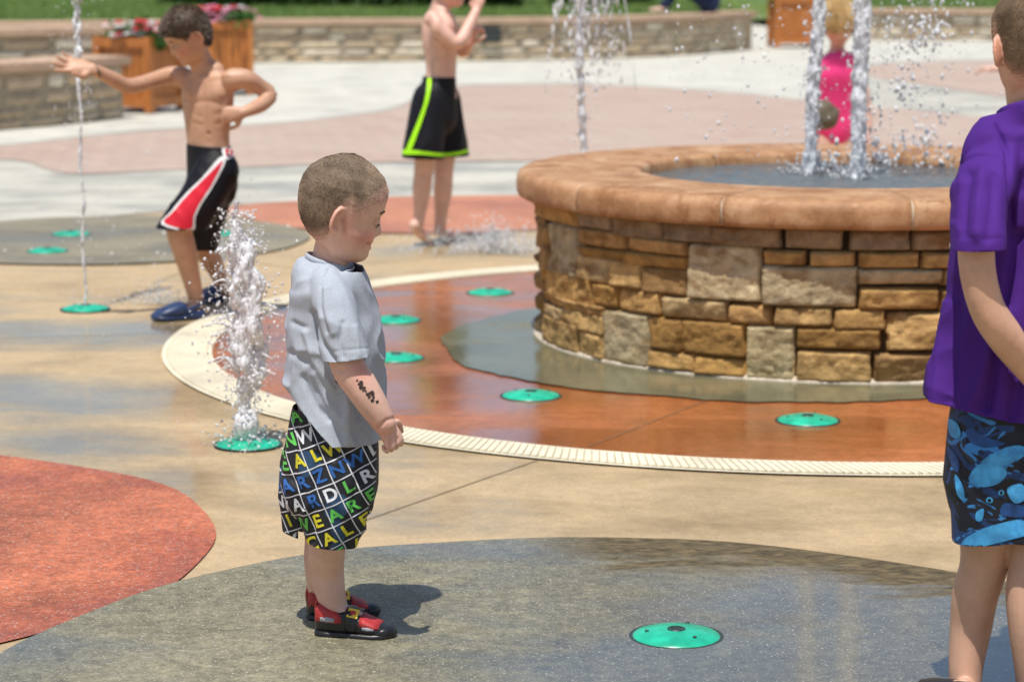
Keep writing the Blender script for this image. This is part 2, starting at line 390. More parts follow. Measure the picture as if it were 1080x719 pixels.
# ------------------------------------------------------------------ heads
Zt = np.array([0, .03, .07, .12, .17, .21, .28, .35, .45, .55, .65, .75, .85, .93, .98, 1.0])
XF = np.array([.15, .29, .365, .385, .372, .382, .385, .385, .390, .42, .43, .415, .345, .225, .10, .0])
Zb = np.array([0, .1, .2, .3, .4, .5, .6, .7, .8, .9, .97, 1.0]); XB = np.array([.0, .08, .25, .345, .40, .43, .44, .43, .385, .27, .13, 0])
Zw = np.array([0, .05, .1, .2, .3, .4, .5, .6, .7, .8, .9, .97, 1.0]); WW = np.array([.10, .19, .235, .285, .315, .335, .35, .36, .355, .315, .22, .11, .0])
def hpt(z, th, off=0.0, face=True):
    xf = np.interp(z, Zt, XF); xb = np.interp(z, Zb, XB); w = np.interp(z, Zw, WW)
    c, s = math.cos(th), math.sin(th); e = 2/2.25
    x = (xf if c > 0 else xb)*math.copysign(abs(c)**e, c); y = w*math.copysign(abs(s)**e, s)
    if face and c > 0:
        g = math.exp
        x += float(np.interp(z, [.285, .305, .335, .375, .42, .47, .53, .58], [0, .05, .088, .072, .045, .022, .006, 0]))*g(-(y/(.05 if z > .38 else .062))**2)
        x += (.026*g(-((z-.238)/.018)**2)+.024*g(-((z-.188)/.02)**2))*g(-(y/.10)**2) - .016*g(-((z-.213)/.008)**2)*g(-(y/.10)**4)
        x -= .036*g(-((z-.455)/.045)**2)*g(-((abs(y)-.15)/.07)**2)
        x += .014*g(-((z-.535)/.03)**2)*g(-((abs(y)-.14)/.10)**2)
        x += .022*g(-((z-.31)/.09)**2)*g(-((abs(y)-.19)/.09)**2)
    x *= .93; k = 1+off/.4 if off else 1
    return V((x*k, y*k, z if not off else .5+(z-.5)*(1+off/.5)))
class Head:
    def __init__(s, chin_mid, size, fwd, pitch=0, roll=0):
        f = V((fwd[0], fwd[1], 0)).normalized(); yaw = math.atan2(f.y, f.x)
        s.M = Matrix.Translation(V(chin_mid)) @ Matrix.Rotation(yaw, 4, 'Z') @ Matrix.Rotation(pitch, 4, 'Y') @ Matrix.Rotation(roll, 4, 'X') @ Matrix.Scale(size, 4) @ Matrix.Translation((0, 0, -.5))
        s.size = size; s.inv = s.M.inverted()
    def grid(s, bm, nz=64, nt=80, off=0.0, face=True):
        zs = [0.0]+[0.5-0.5*math.cos(math.pi*(i+.5)/nz) for i in range(nz)]+[1.0]
        rows = []
        for z in zs[1:-1]:
            rows.append([bm.verts.new(s.M @ hpt(z, 2*math.pi*k/nt, off, face)) for k in range(nt)])
        for a, b in zip(rows[:-1], rows[1:]):
            for k in range(nt): bm.faces.new((a[k], a[(k+1) % nt], b[(k+1) % nt], b[k]))
        bm.faces.new(list(reversed(rows[0]))); bm.faces.new(rows[-1])
    def build(s, bm):
        s.grid(bm)
        for sd in (-1, 1):
            o = V((-.03, sd*.335, .42)); e1 = V((-math.cos(R(32)), sd*math.sin(R(32)), 0)); e2 = V((.12, 0, .99)); nn = e1.cross(e2)*sd
            path = []
            for a in range(165, -111, -15):
                path.append((s.M @ (o+e1*(.050+.066*math.cos(R(a)))+e2*(.108*math.sin(R(a)))), .019*s.size, .019*s.size))
            limb(bm, path, (1, 0, 0), 10, 2)
            rot = Matrix((e1, e2, nn)).transposed()
            blob(bm, s.M @ (o+e1*.05-nn*.024), s.size, 3, (.062, .098, .016), (s.M.to_3x3()*(1/s.size)) @ rot)
            blob(bm, s.M @ (o+e1*.04-e2*.10), s.size*.032, 2)
    def local(s, p): return s.inv @ p
    def hairmask(s, q, style='buzz'):
        hl = float(np.interp(q.x, [-.45, -.25, -.12, -.06, .0, .06, .12, .2, .28, .35, .45], [.14, .15, .24, .50, .56, .50, .51, .58, .65, .70, .72]))
        return q.z-hl
    def hair(s, parent, mat, off=.014, strands=9000, slen=.004, style='buzz', wind=None, fringe=0.0, thick=1.0, droop=0, skin='fair', base=(.20, .145, .10)):
        bm = bmesh.new(); nz, nt = 90, 140; rows = []; tone = V(SK[skin])
        for i in range(nz):
            z = 0.5-0.5*math.cos(math.pi*(i+.5)/nz); r = []
            for k in range(nt):
                th = 2*math.pi*k/nt; q = hpt(z, th, 0, False)
                mk = s.hairmask(q)+fringe*(1 if q.x > .1 else 0)
                nv = noise.noise(q*9)*.35+noise.noise(q*22)*.2
                mk += .02*noise.noise(q*30)-(.018 if off < .01 else 0); o = off*max(0.0, min(1.0, (mk+.01)/.05))*(1+nv*thick)-(.012 if mk < .0 else 0)
                r.append((bm.verts.new(s.M @ hpt(z, th, o, False)), mk))
            rows.append(r)
        for a, b in zip(rows[:-1], rows[1:]):
            for k in range(nt):
                q = (a[k], a[(k+1) % nt], b[(k+1) % nt], b[k])
                if max(t[1] for t in q) > -.012: bm.faces.new([t[0] for t in q])
        bm.faces.new([t[0] for t in rows[-1]])
        bmesh.ops.delete(bm, geom=[v for v in bm.verts if not v.link_faces], context='VERTS')
        rnd = random.Random(3); cen = s.M @ V((0, 0, .5))
        for _ in range(strands):
            z = rnd.uniform(.15, .999); th = rnd.uniform(0, 2*math.pi); q = hpt(z, th, 0, False)
            mk = s.hairmask(q)+fringe*(1 if q.x > .1 else 0)
            if mk < ((-.055 if slen < .01 else .004)+rnd.random()*(.085 if slen < .01 else .03)): continue
            p = s.M @ hpt(z, th, off*.8 if mk > .03 else .001, False); n = (p-cen).normalized()
            d = (n*(.45 if slen < .01 else 1)+V((rnd.gauss(0, .3), rnd.gauss(0, .3), rnd.gauss(0, .3)))-V((0, 0, droop))).normalized()
            sdv = d.orthogonal().normalized()*s.size*.0035*(1 if slen < .01 else 1.5)
            l = slen*rnd.uniform(.5, 1.2)
            if slen < .01:
                bm.faces.new([bm.verts.new(p-sdv), bm.verts.new(p+sdv), bm.verts.new(p+d*l)])
            else:
                mid = p+d*l*.5-n*l*.05; tip = p+d*l-n*l*.35-V((0, 0, l*.3))
                a, b, c, e = bm.verts.new(p-sdv), bm.verts.new(p+sdv), bm.verts.new(mid+sdv), bm.verts.new(mid-sdv)
                bm.faces.new((a, b, c, e)); bm.faces.new((e, c, bm.verts.new(tip)))
        me = bm2me(bm)
        def fn(p):
            q = s.local(p); mk = s.hairmask(V((q.x/.93, q.y, q.z))); n = noise.noise(q*5)*.5+noise.noise(q*11)*.35
            c = V(base)*(1.05+n*.75)
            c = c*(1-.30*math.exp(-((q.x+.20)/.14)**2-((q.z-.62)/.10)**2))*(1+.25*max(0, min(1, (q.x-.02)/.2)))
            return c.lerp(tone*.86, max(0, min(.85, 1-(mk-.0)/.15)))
        paint(me, fn)
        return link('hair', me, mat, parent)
    def eyes(s, parent, brow=True, browmat=None, droop=.0, tone='fair'):
        for sd in (-1, 1):
            c = V((.308, sd*.15, .455)); r = .05; Mw = s.M
            bm = bmesh.new()
            bmesh.ops.create_uvsphere(bm, u_segments=20, v_segments=14, radius=r*s.size, matrix=Matrix.Translation(Mw @ c)); nf = len(bm.faces)
            bmesh.ops.create_uvsphere(bm, u_segments=16, v_segments=10, radius=.030*s.size, matrix=Matrix.Translation(Mw @ (c+V((.0235, -sd*.002, -.010-droop*.5)))))
            bm.faces.ensure_lookup_table()
            for i in range(nf, len(bm.faces)): bm.faces[i].material_index = 1
            link('eye', bm2me(bm), [M['eye'], M['iris']], parent)
            bm = bmesh.new(); g = []
            top = .012-droop; bot = -.022
            for k in range(0, 13):      # lids: two spherical caps around the eyeball
                el = -80+k*12.5; g.append(el)
            def cap(e0, e1):
                rows = []
                for k in range(9):
                    el = R(e0+(e1-e0)*k/8); rows.append([bm.verts.new(Mw @ (c+V((math.cos(el)*math.cos(az), math.cos(el)*math.sin(az), math.sin(el)))*(r*1.07))) for az in [R(-100+200*j/16) for j in range(17)]])
                for a_, b_ in zip(rows[:-1], rows[1:]):
                    for j in range(16): bm.faces.new((a_[j], a_[j+1], b_[j+1], b_[j]))
            et = math.degrees(math.asin(top/r)); eb = math.degrees(math.asin(bot/r))
            cap(et, 85); cap(-85, min(eb, et-4)); me = bm2me(bm); tn = V(SK[tone])*.92; paint(me, lambda p: tn); link('eyelid', me, M['skin'], parent)
            bm = bmesh.new(); el = R(et)
            limb(bm, [(Mw @ (c+V((math.cos(el)*math.cos(R(az)), math.cos(el)*math.sin(R(az)), math.sin(el)))*(r*1.12)), .006*s.size, .0075*s.size) for az in range(-60, 61, 15)], (0, 0, 1), 6, 2)
            link('eyelash', bm2me(bm), M['iris'], parent)
            bm = bmesh.new()
            pts = []
            for k in range(7):
                y = .065+.025*k; th = math.asin(min(.99, y/.35)**1.12); q = hpt(.545+.018*math.sin(k/6*3.14), th*sd); pts.append((Mw @ (q+V((-.004, 0, 0))), .011*s.size, .010*s.size))
            limb(bm, pts, (0, 0, 1), 8, 2); link('eyebrow', bm2me(bm), browmat or M['hair_brown'], parent)
SK = {'fair': (.74, .46, .36), 'tan': (.56, .32, .205), 'med': (.64, .38, .26)}
def skin_paint(me, tone, head=None, reds=()):
    t = V(SK[tone])
    def fn(p):
        c = t.copy()
        if head is not None:
            q = head.local(p)
            if 0 < q.z < 1.05 and abs(q.y) < .55 and abs(q.x) < .55:
                ck = math.exp(-((q.z-.30)/.09)**2-((abs(q.y)-.22)/.09)**2)*(1 if q.x > 0 else 0)
                lp = math.exp(-((q.z-.213)/.034)**2-(q.y/.105)**4) if q.x > .3 else 0
                er = math.exp(-((abs(q.y)-.38)/.05)**2-((q.z-.42)/.12)**2)*(1 if abs(q.x) < .2 else 0)
                c = V((c.x*(1+.02*ck), c.y*(1-.28*ck), c.z*(1-.25*ck)))
                c = c.lerp(V((.50, .14, .12)), .65*lp); c = c.lerp(V((c.x*1.0, c.y*.6, c.z*.55)), .6*er)
                ey = math.exp(-((q.z-.46)/.05)**2-((abs(q.y)-.15)/.09)**2)*(1 if q.x > .2 else 0)
                c = c*(1-.30*ey)
        for (rc, rr) in reds:
            k = math.exp(-((p-rc).length/rr)**2); c = V((c.x, c.y*(1-.25*k), c.z*(1-.28*k)))
        return c
    paint(me, fn)
def proj(p):
    x, y, z = p.x, p.y, p.z-H; d = y*math.cos(PITCH)-z*math.sin(PITCH); up = y*math.sin(PITCH)+z*math.cos(PITCH)
    return 540+F*x/d, 359.5-F*up/d
def sculpt(o, strokes, ymax=None):
    """strokes: (list of image points, width px, depth m [+ in, - out], darken) pressed into the camera-facing skin"""
    me = o.data; off = wloc(o); me.update(); ca = me.color_attributes['col'].data if 'col' in me.color_attributes else None; NN = [v.normal.copy() for v in me.vertices]; new = {}
    for v in me.vertices:
        n = NN[v.index]
        if n.y > .25: continue
        w_ = v.co+off
        if ymax is not None and w_.y > ymax: continue
        x, y = proj(w_); q = V((x, y)); dv = 0
        for pts, w, dep, dk in strokes:
            if not (min(p[0] for p in pts)-3*w < x < max(p[0] for p in pts)+3*w and min(p[1] for p in pts)-3*w < y < max(p[1] for p in pts)+3*w): continue
            best = 1e9
            for a, b in zip(pts[:-1], pts[1:]) if len(pts) > 1 else [(pts[0], pts[0])]:
                a, b = V(a), V(b); ab = b-a; t = max(0, min(1, (q-a).dot(ab)/(ab.length_squared+1e-9))); best = min(best, (q-a-ab*t).length)
            k = math.exp(-(best/w)**2); dv -= dep*k
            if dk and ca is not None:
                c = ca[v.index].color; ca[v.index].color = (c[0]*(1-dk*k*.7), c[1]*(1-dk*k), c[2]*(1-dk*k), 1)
        if dv: new[v.index] = v.co+n*dv
    for i, c in new.items(): me.vertices[i].co = c
def hand(bm, wrist, d, n, L, curl=35, thumb=1, spread=.06, wr=None):
    d = V(d).normalized(); n = V(n); n = (n-d*n.dot(d)).normalized(); s = d.cross(n)*thumb   # s: thumb side
    wrist = V(wrist)
    limb(bm, [(wrist-d*.05*L, .15*L, .12*L), (wrist+d*.12*L, .19*L, .12*L), (wrist+d*.34*L, .235*L, .105*L), (wrist+d*.50*L, .225*L, .085*L)], s, 16, 3)
    for i, ln in enumerate((.40, .45, .42, .33)):
        off = .165-.11*i; b = wrist+d*.50*L+s*off*L; r = (.056, .058, .055, .048)[i]*L
        dd = (d+s*(spread*(1.5-i))).normalized(); pts = [(b-d*.1*L, r*1.05)]; p = b
        for k, fr in enumerate((.45, .32, .23)):
            pts.append((p.copy(), r*(1-.06*k))); ang = R(curl*(.7, 1.1, .9)[k]*(1+.12*i))
            dd = (Matrix.Rotation(ang, 3, d.cross(n)) @ dd).normalized()
            if (Matrix.Rotation(.1, 3, d.cross(n)) @ d).dot(n) < 0: dd = dd
            p = p+dd*ln*L*fr
        pts.append((p, r*.72)); limb(bm, pts, s, 10, 2)
    tb = wrist+d*.10*L+s*.15*L; t1 = (d*.55+s*.75+n*.35).normalized(); t2 = (d*.9+s*.25+n*.55).normalized()
    limb(bm, [(wrist+d*.08*L+s*.06*L, .085*L), (tb+t1*.12*L, .078*L), (tb+t1*.24*L, .066*L), (tb+t1*.24*L+t2*.17*L, .06*L), (tb+t1*.24*L+t2*.27*L, .046*L)], n, 10, 3)
def foot(bm, ankle, heel, toe, w, hgt=.05):
    """bare foot: heel, toe on the ground"""
    heel, toe, ankle = V(heel), V(toe), V(ankle); d = (toe-heel); L = d.length; d.normalize(); up = V((0, 0, 1)); s = up.cross(d).normalized()
    upv = d.cross(s)*-1 if d.cross(s).z < 0 else d.cross(s)
    limb(bm, [(heel+d*.05*L+up*.026*1, w*.30, .024), (heel+d*.3*L+upv*.028, w*.33, .027), (heel+d*.6*L+upv*.020, w*.45, .018), (heel+d*.82*L+upv*.013, w*.48, .011)], s, 16, 3)
    limb(bm, [(ankle, .022, .024), (heel+d*.18*L+upv*.035, .024, .026), (heel+d*.45*L+upv*.026, .022, .02)], s, 14, 3)
    for i in range(5):
        o = (.38-.19*i)*w; r = (.0105, .0075, .007, .0065, .006)[i]*w/.07
        limb(bm, [(heel+d*(.78)*L+s*o+upv*r, r), (heel+d*(.92-.03*i)*L+s*o+upv*r*1.1, r), (heel+d*(1.0-.04*i)*L+s*o+upv*r, r*.9)], s, 8, 2)
def shoe(parent, heel, toe, w, kind):
    heel, toe = V(heel), V(toe); d = toe-heel; L = d.length; d.normalize(); up = V((0, 0, 1)); s = up.cross(d)
    def sec(prof, z0=None):
        bm = bmesh.new(); n = 24; rows = []
        for (t, hw, zb, zt) in prof:
            c = heel+d*(t*L); row = []
            for k in range(n):
                a = 2*math.pi*k/n; cs, sn = math.cos(a), math.sin(a)
                cs2 = math.copysign(abs(cs)**.75, cs); sn2 = math.copysign(abs(sn)**.75, sn)
                row.append(bm.verts.new(c+s*(hw*w*cs2)+up*((zb+zt)/2+(zt-zb)/2*sn2)))
            rows.append(row)
        for a, b in zip(rows[:-1], rows[1:]):
            for k in range(n): bm.faces.new((a[k], a[(k+1) % n], b[(k+1) % n], b[k]))
        bm.faces.new(list(reversed(rows[0]))); bm.faces.new(rows[-1]); bmesh.ops.recalc_face_normals(bm, faces=bm.faces); return bm
    sh = .019
    solep = [(-.035, .12, .002, sh), (-.02, .30, 0, sh), (.03, .40, 0, sh), (.15, .44, 0, sh), (.35, .42, 0, sh), (.55, .46, 0, sh*.95), (.75, .50, 0, sh*.95), (.9, .44, .001, sh), (.98, .30, .004, sh*1.1), (1.03, .12, .008, sh*1.1)]
    if kind == 'water':
        sole = link('shoe', bm2me(sec(solep)), M['rubber'], parent)
        up_ = link('shoe_upper', bm2me(sec([(-.03, .16, .008, .055), (.02, .34, .008, .070), (.12, .40, .008, .066), (.28, .39, .008, .056), (.42, .40, .008, .060), (.55, .42, .008, .052), (.72, .44, .008, .037), (.88, .38, .008, .030), (.98, .18, .010, .024)])), M['rubber'], sole)
        link('heel_panel', bm2me(sec([(-.02, .24, .026, .060), (.03, .37, .024, .0715), (.12, .415, .024, .0675), (.26, .405, .024, .0575), (.35, .40, .026, .052)])), M['neo_red'], sole)
        link('toe_panel', bm2me(sec([(.59, .435, .022, .0495), (.66, .445, .020, .044), (.76, .44, .020, .0375), (.84, .39, .022, .032)])), M['neo_red'], sole)
        link('toe_guard', bm2me(sec([(.80, .44, .006, .026), (.9, .435, .006, .030), (.98, .31, .006, .027), (1.04, .12, .010, .022)])), M['rubber'], sole)
        link('side_panel', bm2me(sec([(.63, .455, .020, .034), (.70, .465, .018, .034), (.78, .452, .020, .030)])), M['neo_grey'], sole)
        link('side_panel', bm2me(sec([(.07, .41, .032, .052), (.16, .43, .030, .054), (.26, .42, .032, .048)])), M['neo_grey'], sole)
        link('strap', bm2me(sec([(.40, .45, .010, .063), (.47, .46, .010, .062), (.55, .462, .010, .056)])), M['rubber'], sole)
        bm = bmesh.new()
        rot = Matrix((d, s, up)).transposed().to_4x4()
        tilt = rot @ Matrix.Rotation(R(10), 4, 'Y') @ Matrix.Rotation(R(38), 4, 'X')
        box(bm, heel+d*.50*L-s*.31*w+up*.055, (.022, .022, .002), rot=tilt, bev=.0007)
        link('strap_patch', bm2me(bm), M['emblem'], sole, False)
        bm = bmesh.new(); blob(bm, heel+d*.50*L-s*.313*w+up*.0563, .006, 2, (1.1, .9, .22), (tilt.to_3x3())); link('strap_emblem', bm2me(bm), M['neo_red'], sole)
        # heel pull
        bm = bmesh.new(); limb(bm, [(heel-d*.01*L+up*.03, .006, .003), (heel-d*.03*L+up*.055, .006, .003), (heel+d*.0*L+up*.075, .006, .003)], s, 8); link('heel_tab', bm2me(bm), M['neo_red'], sole)
    elif kind == 'clog':
        sole = link('clog', bm2me(sec([(a, b*1.08, c, dd*1.35) for a, b, c, dd in solep])), M['navy_foam'], parent)
        bm = sec([(.36, .44, .014, .062), (.45, .49, .012, .066), (.60, .53, .012, .060), (.78, .53, .012, .048), (.92, .42, .012, .036), (1.02, .16, .014, .026)])
        link('clog_upper', bm2me(bm), M['navy_foam'], sole)
        bm = sec([(-.02, .25, .012, .034), (.03, .45, .012, .036), (.2, .47, .012, .034), (.38, .47, .012, .034)]); link('clog_rim', bm2me(bm), M['navy_foam'], sole)
        bm = bmesh.new(); pts = []
        for a in range(-90, 91, 20): pts.append((heel+d*(.38-.44*math.cos(R(a)))*L+s*(.50*w*math.sin(R(a)))+up*(.040+.022*math.cos(R(a))), .003, .007))
        limb(bm, pts, s, 8, 2); link('heel_strap', bm2me(bm), M['navy_foam'], sole)
        bm = bmesh.new()
        for i in range(3):
            for j in range(3): blob(bm, heel+d*(.55+.12*i)*L+s*((j-1)*.25*w)+up*(.0605-.006*i-.010*abs(j-1)), .004, 1)
        link('vent_holes', bm2me(bm), M['dark'], sole)
    else:
        sole = link('shoe', bm2me(sec(solep)), M['rubber'], parent)
        link('shoe_upper', bm2me(sec([(-.02, .2, .008, .05), (.03, .36, .008, .062), (.2, .40, .008, .060), (.45, .40, .008, .054), (.7, .45, .008, .040), (.9, .36, .008, .03), (.99, .16, .01, .022)])), M['rubber'], sole)
def absorb(o, keep=('collar',)):
    """printed pattern becomes part of the cloth's own mesh"""
    kids = [c for c in o.children if c.name.split('.')[0] not in keep]
    dg = bpy.context.evaluated_depsgraph_get(); dg.update(); me = bpy.data.meshes.new_from_object(o.evaluated_get(dg))
    bm = bmesh.new(); bm.from_mesh(me); mats = [m for m in o.data.materials]
    for c in kids:
        n0 = len(bm.faces); bm.from_mesh(c.data); bm.faces.ensure_lookup_table(); idx = len(mats); mats.append(c.data.materials[0])
        for f in bm.faces[n0:]: f.material_index = idx
        bpy.data.objects.remove(c)
    bmesh.ops.delete(bm, geom=[v for v in bm.verts if not v.link_faces], context='VERTS')
    out = bpy.data.meshes.new('cloth'); bm.to_mesh(out); bm.free()
    for m in mats: out.materials.append(m)
    o.modifiers.clear(); o.data = out; bpy.data.meshes.remove(me)
def folds(amp, sx=7, sz=3, lo=0, hi=1, seed=0, ang=0.0, plus=0.0):
    """wrinkle field: ridged anisotropic noise stronger towards z=lo"""
    ca, sa = math.cos(ang), math.sin(ang)
    def fn(p):
        k = max(0.0, min(1.0, (hi-p.z)/(hi-lo+1e-6)))
        x, z = p.x*ca+p.z*sa, -p.x*sa+p.z*ca
        n = noise.noise(V((x*sx+seed, p.y*sx, z*sz))); n2 = noise.noise(V((x*sx*2.3+seed, p.y*sx*2.3, z*sz*1.8+5)))
        r = (1-abs(n)*2.6); r = r*abs(r)
        return amp*(.35+.65*k)*(r*.7+n2*.45)+plus
    return fn
def project_shape(tree, verts2d, faces, y0, off=.0015, org=None, ax=None, az=None, d=V((0, 1, 0))):
    """drop a flat (a,b) mesh onto a surface along direction d"""
    out = []; keep = []
    for a, b in verts2d:
        o = org+ax*a+az*b-d*1.0; hit = tree.ray_cast(o, d, 1.6)
        if hit[0] is None: out.append(V((0, 0, 0))); keep.append(False)
        else: out.append(hit[0]+hit[1]*off*(1 if hit[1].dot(d) < 0 else -1)); keep.append(hit[1].dot(d) < -.12 or hit[1].dot(d) > .12)
    fs = []
    for f in faces:
        if all(keep[i] for i in f):
            c = [out[i] for i in f]
            if max((c[i]-c[i-1]).length for i in range(len(c))) < .03: fs.append(f)
    return out, fs
def text_mesh(txt):
    cu = bpy.data.curves.new('t', 'FONT'); cu.body = txt; cu.align_x = 'CENTER'; cu.align_y = 'CENTER'; cu.size = 1; cu.offset = .028
    o = bpy.data.objects.new('t', cu); C.objects.link(o); dg = bpy.context.evaluated_depsgraph_get(); dg.update()
    me = bpy.data.meshes.new_from_object(o.evaluated_get(dg)); bm = bmesh.new(); bm.from_mesh(me)
    bmesh.ops.triangulate(bm, faces=bm.faces)
    bmesh.ops.subdivide_edges(bm, edges=[e for e in bm.edges if e.calc_length() > .15], cuts=3, use_grid_fill=True); bmesh.ops.triangulate(bm, faces=bm.faces)
    bm.verts.index_update(); r = ([(v.co.x, v.co.y) for v in bm.verts], [[v.index for v in f.verts] for f in bm.faces])
    bm.free(); bpy.data.objects.remove(o); bpy.data.meshes.remove(me); return r
#SECTION_SETTING
# ------------------------------------------------------------------ ground
o = sheet('ground', [(-400, -200), (400, -200), (400, 700), (-400, 700)], 0, M['tan'])
def gpoly(name, px, z, mat, sub=6, ext=()):
    pts = [G(u, v) for u, v in px]
    pts = crom(pts, sub)
    pts = [(p.x, p.y) for p in pts]+list(ext)
    return sheet(name, pts, z, mat)
# far pale paving (everything beyond the tan pad)
Lf, Rt = -60, 60
gpoly('plaza_paving', [(-500, 262), (-200, 246), (0, 236), (60, 231), (120, 228), (200, 221), (260, 216), (330, 212), (440, 208), (560, 207), (760, 208), (1000, 212), (1400, 222)], .003, M['pave_pale2'], 6, [(60, 40), (60, 90), (-60, 90), (-60, 14)])
# pink paver sweep
gpoly('paver_band', [(-600, 205), (-200, 186), (0, 169), (70, 184), (170, 181), (300, 176), (420, 172), (560, 171), (760, 172), (1000, 178), (1400, 190), (1500, 160), (1300, 142), (1080, 129), (1000, 121), (930, 114), (850, 107), (780, 100), (700, 94), (640, 91), (560, 90), (480, 92), (452, 97), (437, 106), (415, 116), (380, 122), (300, 131), (200, 137), (130, 142), (60, 149), (0, 155), (-200, 166), (-600, 178)], .008, M['paver'])
gpoly('paver_patch', [(905, 78), (915, 71), (960, 67), (1045, 65), (1200, 62), (1400, 66), (1400, 118), (1250, 117), (1100, 107), (1045, 101), (980, 91), (930, 84), (905, 78)], .008, M['paver'], 5)
# the bright white sweep between walls and pavers
gpoly('white_walk', [(-600, 176), (-200, 164), (0, 153.5), (60, 147.5), (130, 140.5), (200, 135.5), (300, 129.5), (380, 120.5), (415, 114.5), (435, 105), (450, 96), (480, 90.8), (560, 88.7), (640, 89.8), (700, 92.7), (780, 98.7), (850, 105.7), (912, 110), (912, 96), (903, 79), (914, 69.5), (960, 65.5), (1045, 63.5), (1200, 60.5)], .006, M['pave_pale'], 5, [(60, 45), (60, 80), (-60, 80), (-60, 22)])
# red crescent beyond the pad
gpoly('red_crescent', [(236, 222), (262, 216.5), (330, 212), (440, 208), (560, 207), (760, 208), (860, 213), (900, 222), (860, 232), (760, 239), (660, 242), (560, 244), (480, 247), (400, 247), (330, 243), (280, 236), (246, 228)], .0058, M['red_far'])
tag(sheet('olive_disc', ringpts(-1.888, 11.319, .9506, 128, wob=.015), .0085, M['grey_ul']))
tag(sheet('red_disc', ringpts(-1.784, 5.416, 1.107, 160, wob=.03), .004, M['red_dry']))
tag(sheet('grey_disc', ringpts(.1715, 4.3435, 1.1566, 160, wob=.03), .006, M['grey_disc']))
RC = (1.015, 8.353)
def ring_sheet(name, cx, cy, r0, r1, z, mat, n=180, a0=0, a1=2*math.pi):
    bm = bmesh.new(); A = []; B = []
    full = abs(a1-a0-2*math.pi) < 1e-6
    for i in range(n+(0 if full else 1)):
        a = a0+(a1-a0)*i/n; A.append(bm.verts.new((cx+r0*math.cos(a), cy+r0*math.sin(a), z))); B.append(bm.verts.new((cx+r1*math.cos(a), cy+r1*math.sin(a), z)))
    for i in range(n):
        j = (i+1) % len(A); bm.faces.new((A[i], B[i], B[j], A[j]))
    return tag(link(name, bm2me(bm), mat, smooth=False), kind='structure')
sheet('red_circle', ringpts(*RC, 2.03, 200), .0042, M['red_wet'])
tag(sheet('grey_circle', [(x+.014*noise.noise(V((x*5, y*5, 1)))+.015*noise.noise(V((x*17, y*17, 1))), y+.014*noise.noise(V((x*5, y*5, 9)))+.015*noise.noise(V((x*17, y*17, 9)))) for x, y in ringpts(.87, 8.29, 1.11, 300, wob=.03)], .0085, M['grey_band']))
# cream slotted drain: rim + slats
FC = V((1.142, 8.54, 0))
drain_bed = ring_sheet('drain_channel', *RC, 2.03, 2.195, .0062, M['cream'])
bm = bmesh.new(); ns = 620
for i in range(ns):
    a = 2*math.pi*i/ns; m = Matrix.Translation((RC[0]+2.1125*math.cos(a), RC[1]+2.1125*math.sin(a), .0082)) @ Matrix.Rotation(a+.35, 4, 'Z')
    bmesh.ops.create_cube(bm, size=1, matrix=m @ Matrix.Diagonal((.140, .0160, .003, 1)))
slat = link('drain_grate', bm2me(bm), M['cream'], smooth=False); tag(slat, 'cream slotted drain grating curving round the red circle', 'drain')
M['gap'] = simple('drain_gap', (.42, .37, .26), .9)
gap = ring_sheet('drain_slot', *RC, 2.046, 2.180, .0074, M['gap'])
# saw-cut joints
bm = bmesh.new()
def joint(bm, a, b, w=.006, z=.0024):
    a, b = V((a[0], a[1], z)), V((b[0], b[1], z)); s = (b-a).normalized().cross(V((0, 0, 1)))*w/3
    bm.faces.new([bm.verts.new(p) for p in (a-s, b-s, b+s, a+s)])
for a, b in (((385, 549), (575, 483)), ((0, 357), (165, 352)), ((160, 300), (315, 240))):
    joint(bm, G(*a), G(*b))
joint(bm, G(620, 473), G(745, 424), .005, .0062)
for deg in (10, 50, 95, 135): joint(bm, (RC[0]+2.2*math.cos(R(deg)), RC[1]+2.2*math.sin(R(deg))), (RC[0]+5*math.cos(R(deg)), RC[1]+5*math.sin(R(deg))))
tag(link('control_joints', bm2me(bm), M['joint'], smooth=False), kind='structure')
# ------------------------------------------------------------------ stones
def stone_patch(bm, lay, mapfn, s0, s1, z0, z1, col, depth=.03, seed=0, nx=9, nz=6, skew=.0):
    """one rounded rock-faced stone; mapfn(s, z, out) -> point"""
    rows = []; W_ = abs(s1-s0); Hh = z1-z0; e = .0055*(depth/.03)
    rnd = random.Random(seed); jx = [rnd.uniform(-1, 1)*.006 for _ in range(4)]; tl = rnd.uniform(-.012, .012); tz = rnd.uniform(-.01, .01)
    for j in range(nz+1):
        t = j/nz; row = []
        for i in range(nx+1):
            s = i/nx
            fx = min(s, 1-s)*W_/e; fz = min(t, 1-t)*Hh/e
            k = min(1, min(fx, fz)); ss = s0+(s1-s0)*s; zz = z0+Hh*t
            wob = noise.noise(V((ss*9+seed, zz*9, 1)))*.007
            out = -.012+(depth+.012)*(1-(1-k)**4)+(noise.noise(V((ss*14, zz*20, seed)))*.0065+(.5-abs(noise.noise(V((ss*22, zz*34, seed+3)))))*.008+noise.noise(V((ss*70, zz*90, seed)))*.005+tl*(s-.5)*2+tz*(t-.5)*2)*k
            ss += (jx[0] if t < .5 else jx[1])*(1 if s < .5 else -1)*0.5+wob*(1-k)*.5
            v = bm.verts.new(mapfn(ss, zz+wob*(1-abs(2*t-1))*0+ (wob if k < 1 else 0)*.4, out)); v[lay] = (*col, 1); row.append(v)
        rows.append(row)
    for a, b in zip(rows[:-1], rows[1:]):
        for i in range(nx): bm.faces.new((a[i], a[i+1], b[i+1], b[i]))
def pick(pal, rnd):
    c = rnd.choice(pal); k = rnd.uniform(.95, 1.32); return [x*k for x in c]
GOLD = [(.46, .275, .10), (.50, .32, .13), (.36, .205, .065), (.48, .34, .17), (.42, .25, .10), (.31, .185, .075)]
